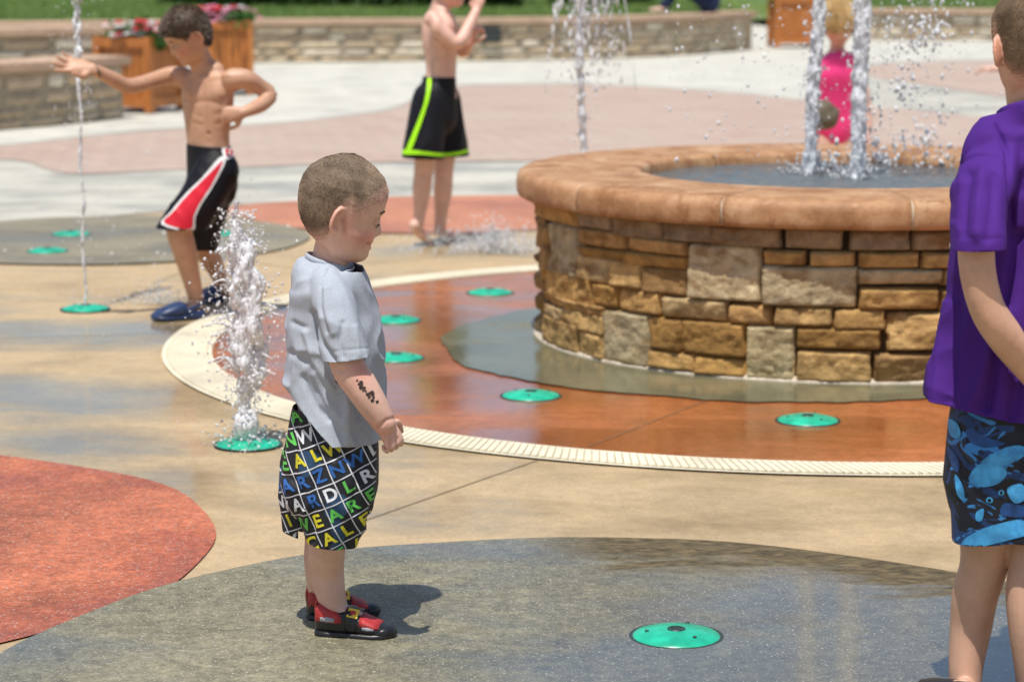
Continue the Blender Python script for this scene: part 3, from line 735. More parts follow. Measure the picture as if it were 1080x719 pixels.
GREY = [(.46, .375, .215), (.50, .41, .25)]
# ------------------------------------------------------------------ fountain
ft = empty('fountain_basin', FC, 'round raised fountain basin of golden ashlar stone with a terracotta cap', 'fountain')
RW = 1.036
def fmap(th, z, out):  # th: arc length along wall, 0 = towards the camera, + to the right
    a = th/RW; r = RW+out; return V((FC.x+r*math.sin(a), FC.y-r*math.cos(a), z))
def on_wall(u, v):
    d = ray(u, v); o_ = V((0, 0, H)); rr = RW+.025
    A = d.x**2+d.y**2; B = 2*((o_.x-FC.x)*d.x+(o_.y-FC.y)*d.y); Cc = (o_.x-FC.x)**2+(o_.y-FC.y)**2-rr*rr
    D = B*B-4*A*Cc
    if D < 0: return None
    t = (-B-math.sqrt(D))/(2*A); p = o_+d*t; return math.atan2(p.x-FC.x, FC.y-p.y)*RW, p.z
zA = lambda x0, y0, x1, y1: (780+x0/3.268, 200+y0/3.268, 780+x1/3.268, 200+y1/3.268)
zB = lambda x0, y0, x1, y1: (550+x0/3.422, 200+y0/3.422, 550+x1/3.422, 200+y1/3.422)
ST = [zA(-100, 126, 140, 200), zA(150, 133, 358, 207), zA(380, 143, 590, 212), zA(602, 146, 800, 210),
      zA(75, 213, 228, 262), zA(238, 218, 400, 266), zA(414, 220, 620, 272), zA(630, 220, 800, 272),
      zA(75, 268, 405, 405), zA(410, 277, 700, 328), zA(412, 342, 690, 415),
      zA(-38, 398, 110, 466), zA(117, 406, 320, 473), zA(325, 416, 505, 486), zA(510, 428, 720, 556),
      zA(20, 473, 186, 656), zA(192, 479, 488, 552), zA(194, 560, 456, 672), zA(460, 568, 720, 680),
      zB(208, 82, 325, 145), zB(333, 95, 508, 180), zB(514, 112, 706, 192),
      zB(100, 128, 205, 310), zB(214, 148, 366, 212), zB(378, 180, 592, 233), zB(216, 214, 362, 252), zB(368, 236, 592, 282),
      zB(207, 240, 311, 337), zB(314, 258, 432, 357), zB(438, 283, 598, 382), zB(604, 200, 858, 402),
      zB(75, 300, 250, 405), zB(254, 342, 341, 425), zB(347, 363, 501, 447), zB(507, 393, 741, 472),
      zB(76, 400, 300, 440), zB(78, 418, 145, 470), zB(147, 438, 298, 515), zB(76, 468, 200, 575), zB(200, 516, 296, 608), zB(297, 443, 456, 635),
      zB(459, 464, 572, 582), zB(574, 478, 803, 602), zB(455, 586, 621, 652), zB(624, 606, 806, 677)]
ST += [zB(56, 64, 203, 124), zB(58, 130, 98, 198), zB(58, 204, 98, 292)]
ST.append(zA(700+5, 277, 900, 330)); ST.append(zA(698, 342, 930, 415)); ST.append(zA(726, 428, 900, 500)); ST.append(zA(726, 508, 980, 600)); ST.append(zA(726, 606, 1000, 682))
bm = bmesh.new(); lay = bm.verts.layers.float_color.new('col'); rnd = random.Random(5); smin, smax = 9, -9
greys = {8, 9+0, 15, 22, 30, 40}; small_x = []
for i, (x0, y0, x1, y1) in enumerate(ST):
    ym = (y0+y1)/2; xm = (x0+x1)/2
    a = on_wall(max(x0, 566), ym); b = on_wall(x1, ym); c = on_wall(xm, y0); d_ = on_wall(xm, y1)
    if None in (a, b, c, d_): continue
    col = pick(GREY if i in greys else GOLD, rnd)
    if i < 4 or 19 <= i <= 21: k_ = rnd.uniform(.8, 1.15); col = [.34*k_, .255*k_, .16*k_]  # top course under the cap: its shade is worked into the stone colour
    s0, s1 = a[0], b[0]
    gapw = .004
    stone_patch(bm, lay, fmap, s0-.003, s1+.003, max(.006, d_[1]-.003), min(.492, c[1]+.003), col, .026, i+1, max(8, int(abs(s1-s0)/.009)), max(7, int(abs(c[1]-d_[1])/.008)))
    smin = min(smin, s0)
# remaining circumference: random courses
cir = 2*math.pi*RW
def courses(bm, lay, mapfn, s_start, s_end, zmax, seed, pal, depth, hs=(.05, .09), ws=(.10, .30), gapw=.010, dens=1):
    r_ = random.Random(seed); z = .006
    while z < zmax-.03:
        h = r_.uniform(*hs)
        if zmax-(z+h) < hs[0]: h = zmax-z-.004
        s = s_start
        while s < s_end:
            w = r_.uniform(*ws)
            if s_end-(s+w) < ws[0]*.6: w = s_end-s
            stone_patch(bm, lay, mapfn, s+gapw/2, s+w-gapw/2, z, z+h-gapw, pick(pal, r_), depth, r_.randint(0, 9999), max(4, int(w/.04*dens)), max(3, int(h/.02*dens)))
            s += w
        z += h
sright = on_wall(1055, 350); sr = sright[0] if sright else .6
courses(bm, lay, fmap, sr+.02, cir+smin-.01, .492, 11, GOLD, .021)
link('stone_facing', bm2me(bm), M['stone'], ft)
def revolve(prof, c, n=160, mat=None, parent=None, name='x', a0=0, a1=2*math.pi, close=False):
    bm = bmesh.new(); rows = []; full = abs(a1-a0) > 6.28
    for i in range(n+(0 if full else 1)):
        a = a0+(a1-a0)*i/n; rows.append([bm.verts.new((c[0]+r*math.cos(a), c[1]+r*math.sin(a), z)) for r, z in prof])
    L_ = len(prof)
    for i in range(n):
        a, b = rows[i], rows[(i+1) % len(rows)]
        for k in range(L_ if close else L_-1): bm.faces.new((a[k], b[k], b[(k+1) % L_], a[(k+1) % L_]))
    if close and not full: bm.faces.new(list(reversed(rows[0]))); bm.faces.new(rows[-1])
    bmesh.ops.recalc_face_normals(bm, faces=bm.faces); return bm
link('mortar_core', bm2me(revolve([(RW-.20, 0), (RW-.004, 0), (RW-.004, .488), (RW-.20, .488)], FC, 128, close=True)), M['mortar'], ft)
link('grout_line', bm2me(revolve([(RW+.0, .003), (RW+.034, .006), (RW+.030, .012), (RW, .022)], FC, 128)), M['grout'], ft)
capb = [(.69, .488), (1.112, .488), (1.122, .494), (1.126, .505), (1.127, .535), (1.125, .553), (1.118, .567), (1.103, .577), (1.02, .581), (.72, .578), (.700, .574), (.69, .562)]
for k in range(12):
    ac = R(-90+3.6+30*k)
    g_ = .0035
    bmc = revolve(capb, FC, 14, a0=ac+g_, a1=ac+R(30)-g_, close=True)
    bmesh.ops.subdivide_edges(bmc, edges=bmc.edges, cuts=1, use_grid_fill=True)
    for v in bmc.verts:
        nn = noise.noise(v.co*14)*.0016+noise.noise(v.co*40)*.0016; rr = V((v.co.x-FC.x, v.co.y-FC.y, 0)); v.co += rr.normalized()*nn*(1 if rr.length > 1 else 0)+V((0, 0, nn*.4))
    link('cap_stone', bm2me(bmc), M['cap'], ft, True)
link('cap_mortar', bm2me(revolve([(.70, .489), (1.11, .490), (1.1205, .50), (1.1225, .535), (1.115, .563), (1.09, .575), (.71, .572)], FC, 128, close=True)), M['grout'], ft)
link('basin_wall', bm2me(revolve([(.72, .487), (.72, .3), (RW-.2, .3), (RW-.2, .487)], FC, 96, close=True)), M['cap'], ft)
bm = bmesh.new(); n = 90; rows = []
for i in range(1, 26):
    r = .72*i/25; rows.append([bm.verts.new((FC.x+r*math.cos(2*math.pi*k/n), FC.y+r*math.sin(2*math.pi*k/n), .537+.005*noise.noise(V((r*math.cos(2*math.pi*k/n)*14, r*math.sin(2*math.pi*k/n)*14, 0)))+.004*noise.noise(V((r*math.cos(2*math.pi*k/n)*34, r*math.sin(2*math.pi*k/n)*34, 2))))) for k in range(n)])
for a, b in zip(rows[:-1], rows[1:]):
    for k in range(n): bm.faces.new((a[k], b[k], b[(k+1) % n], a[(k+1) % n]))
bm.faces.new(rows[0]); link('pool_water', bm2me(bm), M['pool'], ft)
# ------------------------------------------------------------------ jet covers
cv = [(-.085, 9.522, 'green jet cover in the wet red circle nearest the basin, furthest back'), (-.42, 8.809, 'green jet cover in the red circle just right of the grey T-shirt, upper of two'),
      (-.38, 7.981, 'green jet cover in the red circle beside the grey T-shirt, lower of two'), (.057, 7.292, 'green jet cover in the red circle in front of the basin, left one'),
      (.843, 6.904, 'green jet cover in the red circle in front of the basin, right one'), (-.716, 6.566, 'green jet cover under the thick white jet behind the toddler'),
      (-1.59, 9.091, 'green jet cover at the foot of the thin tall jet on tan concrete'), (-2.052, 10.814, 'green jet cover on the olive disc, nearer left one'),
      (-2.062, 11.463, 'green jet cover on the olive disc, rear left one'), (-1.375, 11.463, 'green jet cover on the olive disc behind the boy in red-striped shorts'),
      (.322, 4.68, 'large wet green jet cover in the foreground on the grey disc')]
def make_cover():
    t = empty('jet_cover', (0, 0, 0), '', 'jet cover', 'green jet covers set in the splash pad')
    prof = [(.0, .0165), (.012, .0165), (.014, .015), (.03, .0155), (.055, .0125), (.074, .0075), (.083, .0045), (.086, .001)]
    bm = revolve(prof[1:], (0, 0), 64); link('dome', bm2me(bm), M['green'], t); link('rim', bm2me(revolve([(.083, .0012), (.0925, .0022), (.094, .0002)], (0, 0), 48)), M['nozzle'], t)  # rim: added dark ring, contact shade painted around the dome
    bm = revolve([(.0005, .0155), (.013, .0155), (.0145, .0175), (.017, .0172), (.018, .0155)], (0, 0), 32); link('nozzle', bm2me(bm), M['nozzle'], t)
    for k in range(3):
        a = 2*math.pi*k/3+.4; bm = bmesh.new(); bmesh.ops.create_cone(bm, cap_ends=True, segments=12, radius1=.004, radius2=.004, depth=.003, matrix=Matrix.Translation((.058*math.cos(a), .058*math.sin(a), .0125)))
        link('screw', bm2me(bm), M['nozzle'], t)
    return t
cov0 = make_cover()
for i, (x, y, lb) in enumerate(cv):
    if i == 0: t = cov0
    else:
        t = cov0.copy(); C.objects.link(t)
        for ch in cov0.children: c = ch.copy(); C.objects.link(c); c.parent = t
    t.location = (x, y, .009 if i in (7, 8, 9) else .0045); t['label'] = lb; t.rotation_euler.z = i*.7
# ------------------------------------------------------------------ far seat walls
PALE = [(.52, .42, .29), (.58, .48, .34), (.46, .35, .23), (.60, .53, .42), (.50, .38, .25), (.42, .33, .23), (.64, .57, .45)]
def seat_wall(label, path, height, thick=.42, seed=1, capw=.05):
    pts = [V((p[0], p[1], 0)) for p in path]; pts = crom(pts, 6) if len(pts) > 2 else pts
    cum = [0]
    for a, b in zip(pts[:-1], pts[1:]): cum.append(cum[-1]+(b-a).length)
    t = empty('stone_seat_wall', pts[len(pts)//2], label, 'wall')
    nrm = []
    for i in range(len(pts)):
        d = (pts[min(i+1, len(pts)-1)]-pts[max(i-1, 0)]).normalized(); nrm.append(V((d.y, -d.x, 0)))
    def at(s):
        s = max(0, min(cum[-1]-1e-5, s)); i = max(k for k in range(len(cum)-1) if cum[k] <= s); f = (s-cum[i])/(cum[i+1]-cum[i])
        return pts[i].lerp(pts[i+1], f), nrm[i].lerp(nrm[i+1], f)
    def mp(s, z, out): p, n = at(s); return p+n*out+V((0, 0, z))
    bm = bmesh.new(); lay = bm.verts.layers.float_color.new('col')
    courses(bm, lay, mp, 0, cum[-1], height-.07, seed, PALE, .022, (.06, .12), (.2, .6), .007, .5)
    e0 = at(cum[-1])
    dr = -e0[1]; base = e0[0]; en = V((-dr.y, dr.x, 0)); sgn = 1
    en = (pts[-1]-pts[-2]).normalized()
    courses(bm, lay, lambda s, z, out: base+dr*s+en*out+V((0, 0, z)), 0, thick, height-.07, seed+1, PALE, .03, (.05, .10), (.14, .28), .012, .5)
    link('stone_facing', bm2me(bm), M['stone_far'], t)
    def strip(o0, o1, z0, z1, extra=0):
        bm = bmesh.new(); rows = []
        for i in range(len(pts)):
            n = nrm[i]; p = pts[i]+(en*extra if i == len(pts)-1 else V((0, 0, 0)))
            rows.append([bm.verts.new(p+n*o+V((0, 0, z))) for o, z in ((o0, z0), (o1, z0), (o1, z1), (o0, z1))])
        for a, b in zip(rows[:-1], rows[1:]):
            for k in range(4): bm.faces.new((a[k], b[k], b[(k+1) % 4], a[(k+1) % 4]))
        bm.faces.new(rows[0]); bm.faces.new(list(reversed(rows[-1]))); bmesh.ops.recalc_face_normals(bm, faces=bm.faces); return bm
    link('wall_core', bm2me(strip(-thick, .001, 0, height-.072)), M['mortar_far'], t, False)
    bmc = strip(-thick-capw, capw+.02, height-.07, height, capw)
    bmesh.ops.bevel(bmc, geom=bmc.edges[:], offset=.015, segments=2, affect='EDGES')
    link('wall_cap', bm2me(bmc), M['cap_far'], t, False); return t
X = lambda u, Y: (u-540)*(Y*math.cos(PITCH)+.13)/F
A_path = [(X(-500, 26.5), 26.5), (X(0, 27.6), 27.6), (X(280, 28.6), 28.6), (X(440, 28.9), 28.9), (X(600, 29.4), 29.4), (X(700, 30.3), 30.3), (X(760, 31.4), 31.4), (X(793, 32.4), 32.4)]
seat_wall('long curved stone seat wall with pinkish cap before the lawn', A_path, .50, seed=21)
seat_wall('distant low stone wall behind the fountain spray at the right', [(X(905, 35.6), 35.6), (X(980, 35.4), 35.4), (X(1100, 35.2), 35.2), (X(1500, 36), 36)], .45, seed=31)
seat_wall('near left stone seat wall ending beside the wooden planter', [(X(-500, 16.6), 16.6), (X(-100, 17.6), 17.6), (X(0, 18.1), 18.1), (X(70, 18.7), 18.7), (X(128, 19.4), 19.4)], .49, seed=41)
seat_wall('middle stone terrace wall between the near left wall and the long wall', [(X(-500, 21), 21), (X(-100, 21.8), 21.8), (X(0, 22.3), 22.3), (X(112, 22.9), 22.9)], .60, seed=51)
# wall lamp
bm = bmesh.new(); pw = P(518, 37, 29.0); box(bm, pw+V((0, .06, 0)), (.23, .10, .17), 0, .01); t = empty('wall_light', pw, 'small dark box light fixed on the long wall beside the boy in lime-trimmed shorts', 'wall light')
link('housing', bm2me(bm), M['dark'], t, False); bm = bmesh.new(); box(bm, pw+V((0, .005, -.03)), (.18, .012, .05), 0, .002); link('louvre', bm2me(bm), M['nozzle'], t, False)
# lawn
bm = bmesh.new(); xs = np.linspace(-45, 45, 60); ys = np.linspace(0, 1, 26); rows = []
def edgeY(x):
    a = float(np.interp(x, [p[0] for p in A_path], [p[1] for p in A_path]))
    return a+.25
for x in xs:
    e = edgeY(x) if x < X(793, 32.4) else (44 if x < X(905, 35.6)-.1 else 35.8)
    rows.append([bm.verts.new((x, e+(95-e)*t*t+(0 if t else 0), ((.46 if x < 3.2 else .41) if (t > 0 or not X(790, 32.4) < x < X(906, 35.6)) else .01)+.02*noise.noise(V((x, t*40, 0)))+max(0, (e+(95-e)*t*t-48))*.03)) for t in ys])
for a, b in zip(rows[:-1], rows[1:]):
    for k in range(len(ys)-1): bm.faces.new((a[k], b[k], b[k+1], a[k+1]))
tag(link('lawn', bm2me(bm), M['lawn']), kind='structure')
def tri_cloud(P0, D, Wd):
    n = len(P0); vs = np.empty((n*3, 3)); vs[0::3] = P0-Wd; vs[1::3] = P0+Wd; vs[2::3] = P0+D
    me = bpy.data.meshes.new('c'); me.from_pydata(vs.tolist(), [], np.arange(n*3).reshape(-1, 3).tolist()); return me
n = 90000; gy = 27.8+rng.random(n)**1.3*22; gx = (rng.random(n)*2-1)*gy*.27
ok = np.array([y > edgeY(x)+.05 if x < X(793, 32.4) else (y > (44 if x < X(905, 35.6) else 36)) for x, y in zip(gx, gy)]); gx, gy = gx[ok], gy[ok]; n = len(gx)
zz = np.where(gx < 3.2, .46, .41); P0 = np.stack([gx, gy, zz], 1); D = np.stack([rng.normal(0, .02, n), rng.normal(0, .02, n), rng.uniform(.03, .09, n)], 1)
an = rng.random(n)*6.28; Wd = np.stack([np.cos(an), np.sin(an), 0*an], 1)*.008
tag(link('grass', tri_cloud(P0, D, Wd), M['blade'], smooth=False), 'green lawn grass growing behind the stone seat walls', 'grass', kind='stuff')
def leaf_clump(c, size, n, seed, flat=1.0, ls=.05):
    r = np.random.default_rng(seed); cl = r.normal(0, .42, (14, 3)); k = r.integers(0, 14, n)
    p = cl[k]*np.array([1, 1, .8])+r.normal(0, .20, (n, 3)); p = p*np.array(size); p[:, 2] = np.abs(p[:, 2]+size[2]*.3)
    D = r.normal(0, 1, (n, 3)); D /= np.linalg.norm(D, axis=1)[:, None]; Wd = np.cross(D, r.normal(0, 1, (n, 3))); Wd /= np.linalg.norm(Wd, axis=1)[:, None]
    return tri_cloud(p+np.array(c), D*ls, Wd*ls*.35)
def shrub(u, Y, w, h, seed, label):
    p = V((X(u, Y), Y, .46)); t = empty('shrub', p, label, 'shrub', 'dark shrubs beyond the lawn')
    link('foliage', leaf_clump((p.x, p.y, p.z), (w, w*.6, h), 5200, seed, ls=.11), M['leaf'], t, False)
    bm = bmesh.new()
    for k in range(6):
        a = k*1.05; limb(bm, [(p, .03), (p+V((math.cos(a)*.2*w, math.sin(a)*.2*w, h*.5)), .018), (p+V((math.cos(a)*.4*w, math.sin(a)*.4*w, h*.95)), .008)], (1, 0, 0), 8)
    link('stem', bm2me(bm), M['bark'], t)
for i, (u, Y, w, h, lb) in enumerate([(210, 37, .8, .9, 'dark shrub behind the boy with outstretched arm, leftmost of the row'), (285, 36.2, .9, .8, 'dark shrub right of the planter at the picture top'), (350, 36.6, .9, .9, 'dark shrub above the long wall left of the standing boy'),
        (420, 36.0, .8, .8, 'dark shrub just left of the standing bare-backed boy'), (520, 35.8, .7, .7, 'dark shrub just right of the standing bare-backed boy'), (640, 38, .7, .8, 'dark shrub behind the fine jet left of the seated person')]):
    shrub(u, Y, w, h, 60+i, lb)
# ------------------------------------------------------------------ planters with flowers
def planter(u, Y, rz, label, flabel, seed, cols, h=.62, w=.48):
    p = V((X(u, Y), Y, .006)); t = empty('wooden_planter', p, label, 'planter', 'orange wooden planters')
    Rz = Matrix.Rotation(rz, 4, 'Z'); T = Matrix.Translation(p) @ Rz
    for sx in (-1, 1):
        for sy in (-1, 1):
            bm = bmesh.new(); bmesh.ops.create_cube(bm, size=1, matrix=T @ Matrix.Translation((sx*w/2, sy*w/2, h/2+.01)) @ Matrix.Diagonal((.065, .065, h-.0, 1)))
            link('corner_post', bm2me(bm), M['wood'], t, False)
    for k in range(4):
        a = k*math.pi/2; bm = bmesh.new(); L_ = Matrix.Rotation(a, 4, 'Z')
        ns_ = 7
        for i in range(ns_):
            bmesh.ops.create_cube(bm, size=1, matrix=T @ L_ @ Matrix.Translation((-w/2+.035+(i+.5)*(w-.07)/ns_, -w/2+.005, h*.53)) @ Matrix.Diagonal(((w-.07)/ns_-.006, .018, h*.78, 1)))
        link('slat_panel', bm2me(bm), M['wood'], t, False)
        for zz_ in (h-.035, h*.14):
            bm = bmesh.new(); bmesh.ops.create_cube(bm, size=1, matrix=T @ L_ @ Matrix.Translation((0, -w/2-.013, zz_)) @ Matrix.Diagonal((w-.068, .03, .075, 1))); link('rail', bm2me(bm), M['wood'], t, False)
    bm = bmesh.new(); bmesh.ops.create_cube(bm, size=1, matrix=T @ Matrix.Translation((0, 0, h*.45+.05)) @ Matrix.Diagonal((w-.03, w-.03, h*.74, 1))); link('liner', bm2me(bm), M['soil'], t, False)
    if flabel:
        q = p+V((0, 0, h*.88)); f = empty('flowering_plant', q, flabel, 'flowers', 'flowers in the wooden planters')
        link('leaves', leaf_clump((q.x, q.y, q.z-.02), (w*.46, w*.46, .17), 2600, seed, ls=.055), M['leaf2'], f, False)
        r_ = random.Random(seed)
        for cname, cnt in cols:
            bm = bmesh.new()
            for _ in range(cnt):
                c = q+V((r_.gauss(0, w*.27), r_.gauss(0, w*.27), r_.uniform(.08, .21)))
                for k in range(5):
                    a = k*1.257+r_.random(); blob(bm, c+V((math.cos(a)*.02, math.sin(a)*.02, r_.uniform(-.004, .006))), .02, 1, (1, 1, .45))
            link('blossoms', bm2me(bm), M[cname], f)
planter(147, 20.2, R(-24), 'orange wooden planter between the near wall and the boy', 'red and white blossoms in the left wooden planter', 3, [('petal_white', 44), ('petal_red', 30)], .60)
planter(234, 22.6, R(8), 'orange slatted wooden planter partly hidden behind the boy', 'pink and red blossoms in the planter behind the boy', 4, [('petal_pink', 44), ('petal_red', 34), ('petal_white', 16)], .66)
planter(835, 33.0, R(5), 'distant orange wooden planter left of the fountain jets', 'red blossoms in the distant planter', 5, [('petal_red', 20)], .66)
# ------------------------------------------------------------------ people
def person(loc, label): return empty('person', loc, label, 'person')
def body_obj(bm, root, tone, head, vox, reds=()):
    me = remesh(bm, vox, 3, .45); skin_paint(me, tone, head, reds); return link('body', me, M['skin'], root)
def px(*a): return [ (P(u, v, Y), *r) for (u, v, Y, *r) in a ]
SY = V((0, 1, 0))
def all_(p): return True
# ===== toddler in grey T-shirt =====
Y0 = 4.72; S = 1/535
td = person((P(366, 668, Y0).x, Y0, 0), 'buzz-cut toddler in grey T-shirt and lettered shorts watching the fountain in profile')
hd = Head(P(359.5, 218, Y0), .209, (1, .26), R(14), R(4))
bm = bmesh.new(); hd.build(bm)
limb(bm, px((341, 300, Y0, .045, .040), (346, 280, Y0, .036, .035), (352, 258, Y0, .035, .036), (356, 238, Y0, .034, .034)), SY, 24)
limb(bm, px((344, 298, Y0, .066, .032), (347, 315, Y0, .088, .055), (350, 350, Y0, .085, .068), (352, 390, Y0, .085, .075), (352, 425, Y0, .088, .070), (350, 465, Y0, .088, .065)), SY, 28)
# near (right) arm
limb(bm, px((348, 310, Y0-.085, .028), (356, 340, Y0-.120, .031), (366, 384, Y0-.142, .033, .0325), (380, 406, Y0-.150, .032, .032), (394, 428, Y0-.152, .028, .0285), (405, 446, Y0-.150, .024, .023)), SY, 20)
hand(bm, P(404, 444, Y0-.150), V((.45, .10, -.88)), V((-.55, .75, -.25)), .098, curl=62, thumb=1)
# far arm hangs in front of the belly, hidden
limb(bm, px((348, 310, Y0+.085, .028), (350, 345, Y0+.118, .030), (352, 392, Y0+.14, .030), (358, 420, Y0+.14, .028), (366, 446, Y0+.135, .023)), SY, 20)
hand(bm, P(366, 444, Y0+.135), V((.35, -.1, -.93)), V((-.5, -.8, -.2)), .098, curl=55, thumb=-1)
# legs
nh, nt_ = G(336, 670), G(415, 674)
fh, ftt = G(326, 654), G(398, 650)
limb(bm, px((350, 460, Y0-.045, .058, .062), (347, 520, Y0-.055, .050, .052), (346, 565, Y0-.062, .036, .037), (344, 598, nh.y-.002, .034, .0355), (349, 626, nh.y, .028, .029), (354, 645, nh.y, .024, .025), (355, 654, nh.y, .020, .022)), SY, 22)
limb(bm, px((348, 460, Y0+.045, .058, .062), (344, 520, Y0+.05, .048, .050), (341, 562, Y0+.055, .036, .037), (339, 590, Y0+.06, .033, .035), (338, 616, fh.y, .027, .028), (340, 634, fh.y, .022, .023)), SY, 22)
# feet inside the shoes
nh, nt_ = G(336, 670), G(415, 674)
fh, ftt = G(326, 654), G(398, 650)
limb(bm, [(nh+V((.035, 0, .052)), .022, .016), (nh+(nt_-nh)*.45+V((0, 0, .046)), .021, .014), (nh+(nt_-nh)*.62+V((0, 0, .034)), .02, .010)], SY, 14)
limb(bm, [(fh+V((.035, 0, .052)), .022, .016), (fh+(ftt-fh)*.45+V((0, 0, .046)), .021, .014)], SY, 14)
tb = body_obj(bm, td, 'fair', hd, .0022, ((P(398, 455, Y0-.15), .03), (P(380, 392, Y0-.17), .02)))
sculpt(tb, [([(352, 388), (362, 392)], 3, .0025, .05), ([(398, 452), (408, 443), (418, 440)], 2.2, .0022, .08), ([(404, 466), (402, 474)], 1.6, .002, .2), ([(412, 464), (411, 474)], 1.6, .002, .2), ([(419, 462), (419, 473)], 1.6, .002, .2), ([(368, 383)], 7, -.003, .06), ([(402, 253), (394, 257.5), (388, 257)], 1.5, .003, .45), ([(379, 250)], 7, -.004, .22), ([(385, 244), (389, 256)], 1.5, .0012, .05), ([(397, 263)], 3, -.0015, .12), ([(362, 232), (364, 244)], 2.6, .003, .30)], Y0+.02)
hd.hair(td, M['hair_buzz'], .004, 22000, .0019); hd.eyes(td, browmat=M['hair_buzz2'], droop=.030)
shoe(td, nh, nt_, .070, 'water'); shoe(td, fh, ftt, .070, 'water')
# T-shirt
bm = bmesh.new()
limb(bm, px((344, 262, Y0, .040, .036), (343, 276, Y0, .046, .040), (341.5, 285, Y0, .092, .060), (345.5, 297, Y0, .118, .074), (350, 318, Y0, .116, .080), (352, 345, Y0, .114, .091), (352, 382, Y0, .116, .095), (351, 420, Y0, .118, .096), (351, 455, Y0, .120, .093), (352, 490, Y0, .122, .092)), SY, 40, 5, False, 2.15)
limb(bm, px((345, 300, Y0-.070, .040, .036), (351, 318, Y0-.105, .047, .042), (358, 345, Y0-.130, .046, .042), (367, 376, Y0-.144, .046, .042), (372, 398, Y0-.15, .046, .043)), SY, 28, 4)
limb(bm, px((345, 300, Y0+.070, .040, .036), (347, 318, Y0+.105, .047, .042), (350, 345, Y0+.125, .046, .042), (352, 380, Y0+.138, .046, .042), (353, 398, Y0+.14, .046, .043)), SY, 28, 4)
me = remesh(bm, .0034, 4, .5)
cd = lambda u, v, y: P(u, v, y)
def below(a, b):   # plane through two image points (same Y), removing what lies below
    d = (b-a).normalized(); n = d.cross(V((0, 1, 0))); n = n if n.z < 0 else -n; return a, n
sl = lambda p: p.y < Y0-.088 and p.z > P(0, 405, Y0).z and p.x > P(338, 0, Y0).x and p.z < P(0, 330, Y0).z
slf = lambda p: p.y > Y0+.088 and p.z > P(0, 405, Y0).z and p.z < P(0, 330, Y0).z
tor = lambda p: abs(p.y-Y0) <= .30 and not sl(p) and not slf(p)
def region_torso(p): return p.z < P(0, 404, Y0).z
me = cutmesh(me, [(*below(P(346, 379, Y0-.14), P(388, 374, Y0-.14)), lambda p: p.y < Y0-.1195 and p.z < P(0, 350, Y0).z and p.z > P(0, 412, Y0).z),
                  (*below(P(330, 379, Y0+.14), P(380, 377, Y0+.14)), lambda p: p.y > Y0+.1195 and p.z < P(0, 350, Y0).z and p.z > P(0, 412, Y0).z)])
bmz = bmesh.new(); bmz.from_mesh(me)   # drop any sleeve remnant left below the cuffs
me_tmp = bmz; bad = [v for v in bmz.verts if (v.co.y < Y0-.121 or v.co.y > Y0+.121) and v.co.z < P(0, 381.5, Y0-.14).z]
bmesh.ops.delete(bmz, geom=bad, context='VERTS'); bmz.to_mesh(me); bmz.free()
a1 = below(P(300, 411, Y0-.10), P(352, 470, Y0-.10)); a2 = below(P(350, 469, Y0-.10), P(400, 472, Y0-.10))
me = cutmesh(me, [(*a1, lambda p: p.z < P(0, 400, Y0).z), (*a2, lambda p: p.z < P(0, 440, Y0).z), (P(344, 273, Y0), V((.32, 0, 1)).normalized(), lambda p: True)])
def tfold(p):
    k = max(0, min(1, (P(0, 300, Y0).z-p.z)/.3)); q = p-P(345, 300, Y0)
    dg = q.x*.75+q.z*.66
    f = math.sin((dg+.03*noise.noise(p*9))*52)*.0042*k*max(0, 1-abs(q.x+.0)/.11)
    n = noise.noise(V((p.x*13+p.z*9, p.y*9, p.z*5-p.x*4))); r = 1-abs(n)*2.8
    hem = math.sin(p.x*62+p.y*50)*.0035*max(0, min(1, (P(0, 425, Y0).z-p.z)/.08))
    return f+r*abs(r)*.0085*(.4+k)+noise.noise(p*38)*.0012+hem
displace(me, tfold)
ts = link('t_shirt', me, M['tee_grey'], td)
sculpt(ts, [([(347, 284), (339, 302), (339, 325), (345, 350)], 2.0, .0045, 0), ([(343, 305), (345, 330), (352, 350)], 5, -.005, 0), ([(330, 330), (337, 358), (352, 380)], 3, .007, 0), ([(322, 350), (331, 380), (350, 408)], 3.5, -.006, 0),
  ([(320, 398), (334, 428), (347, 442)], 3.5, .007, 0), ([(332, 395), (347, 425), (362, 446)], 4, -.006, 0), ([(380, 395), (376, 420), (379, 440)], 3.5, .006, 0), ([(366, 420), (366, 468)], 4, -.005, 0), ([(390, 400), (389, 466)], 4, -.004, 0),
  ([(362, 340), (358, 360), (362, 376)], 2.5, .004, 0), ([(375, 345), (379, 374)], 3, -.003, 0), ([(309, 340), (322, 346)], 3, .004, 0), ([(307, 372), (322, 382)], 3.5, .005, 0), ([(348, 371), (388, 367)], .9, .0016, 0)], Y0)
solid(ts, .0025)
# cuff and collar seams
def seam_ring(parent, ctr, n, pts_r, mat, name, rad=.0022):
    bm = bmesh.new(); pts = [(p, rad, rad) for p in pts_r]; limb(bm, pts+[pts[0]], n, 6, 2, False); return link(name, bm2me(bm), mat, parent)
bm = bmesh.new(); nn = V((.32, 0, 1)).normalized(); e1 = V((1, 0, -.32)).normalized(); cc = P(343.5, 275, Y0)
limb(bm, [(cc+e1*(.0385*math.cos(t*math.pi/12))+SY*(.0435*math.sin(t*math.pi/12)), .0055, .0028) for t in range(25)], nn, 8, 2, False)
link('collar', bm2me(bm), M['tee_grey'], ts)
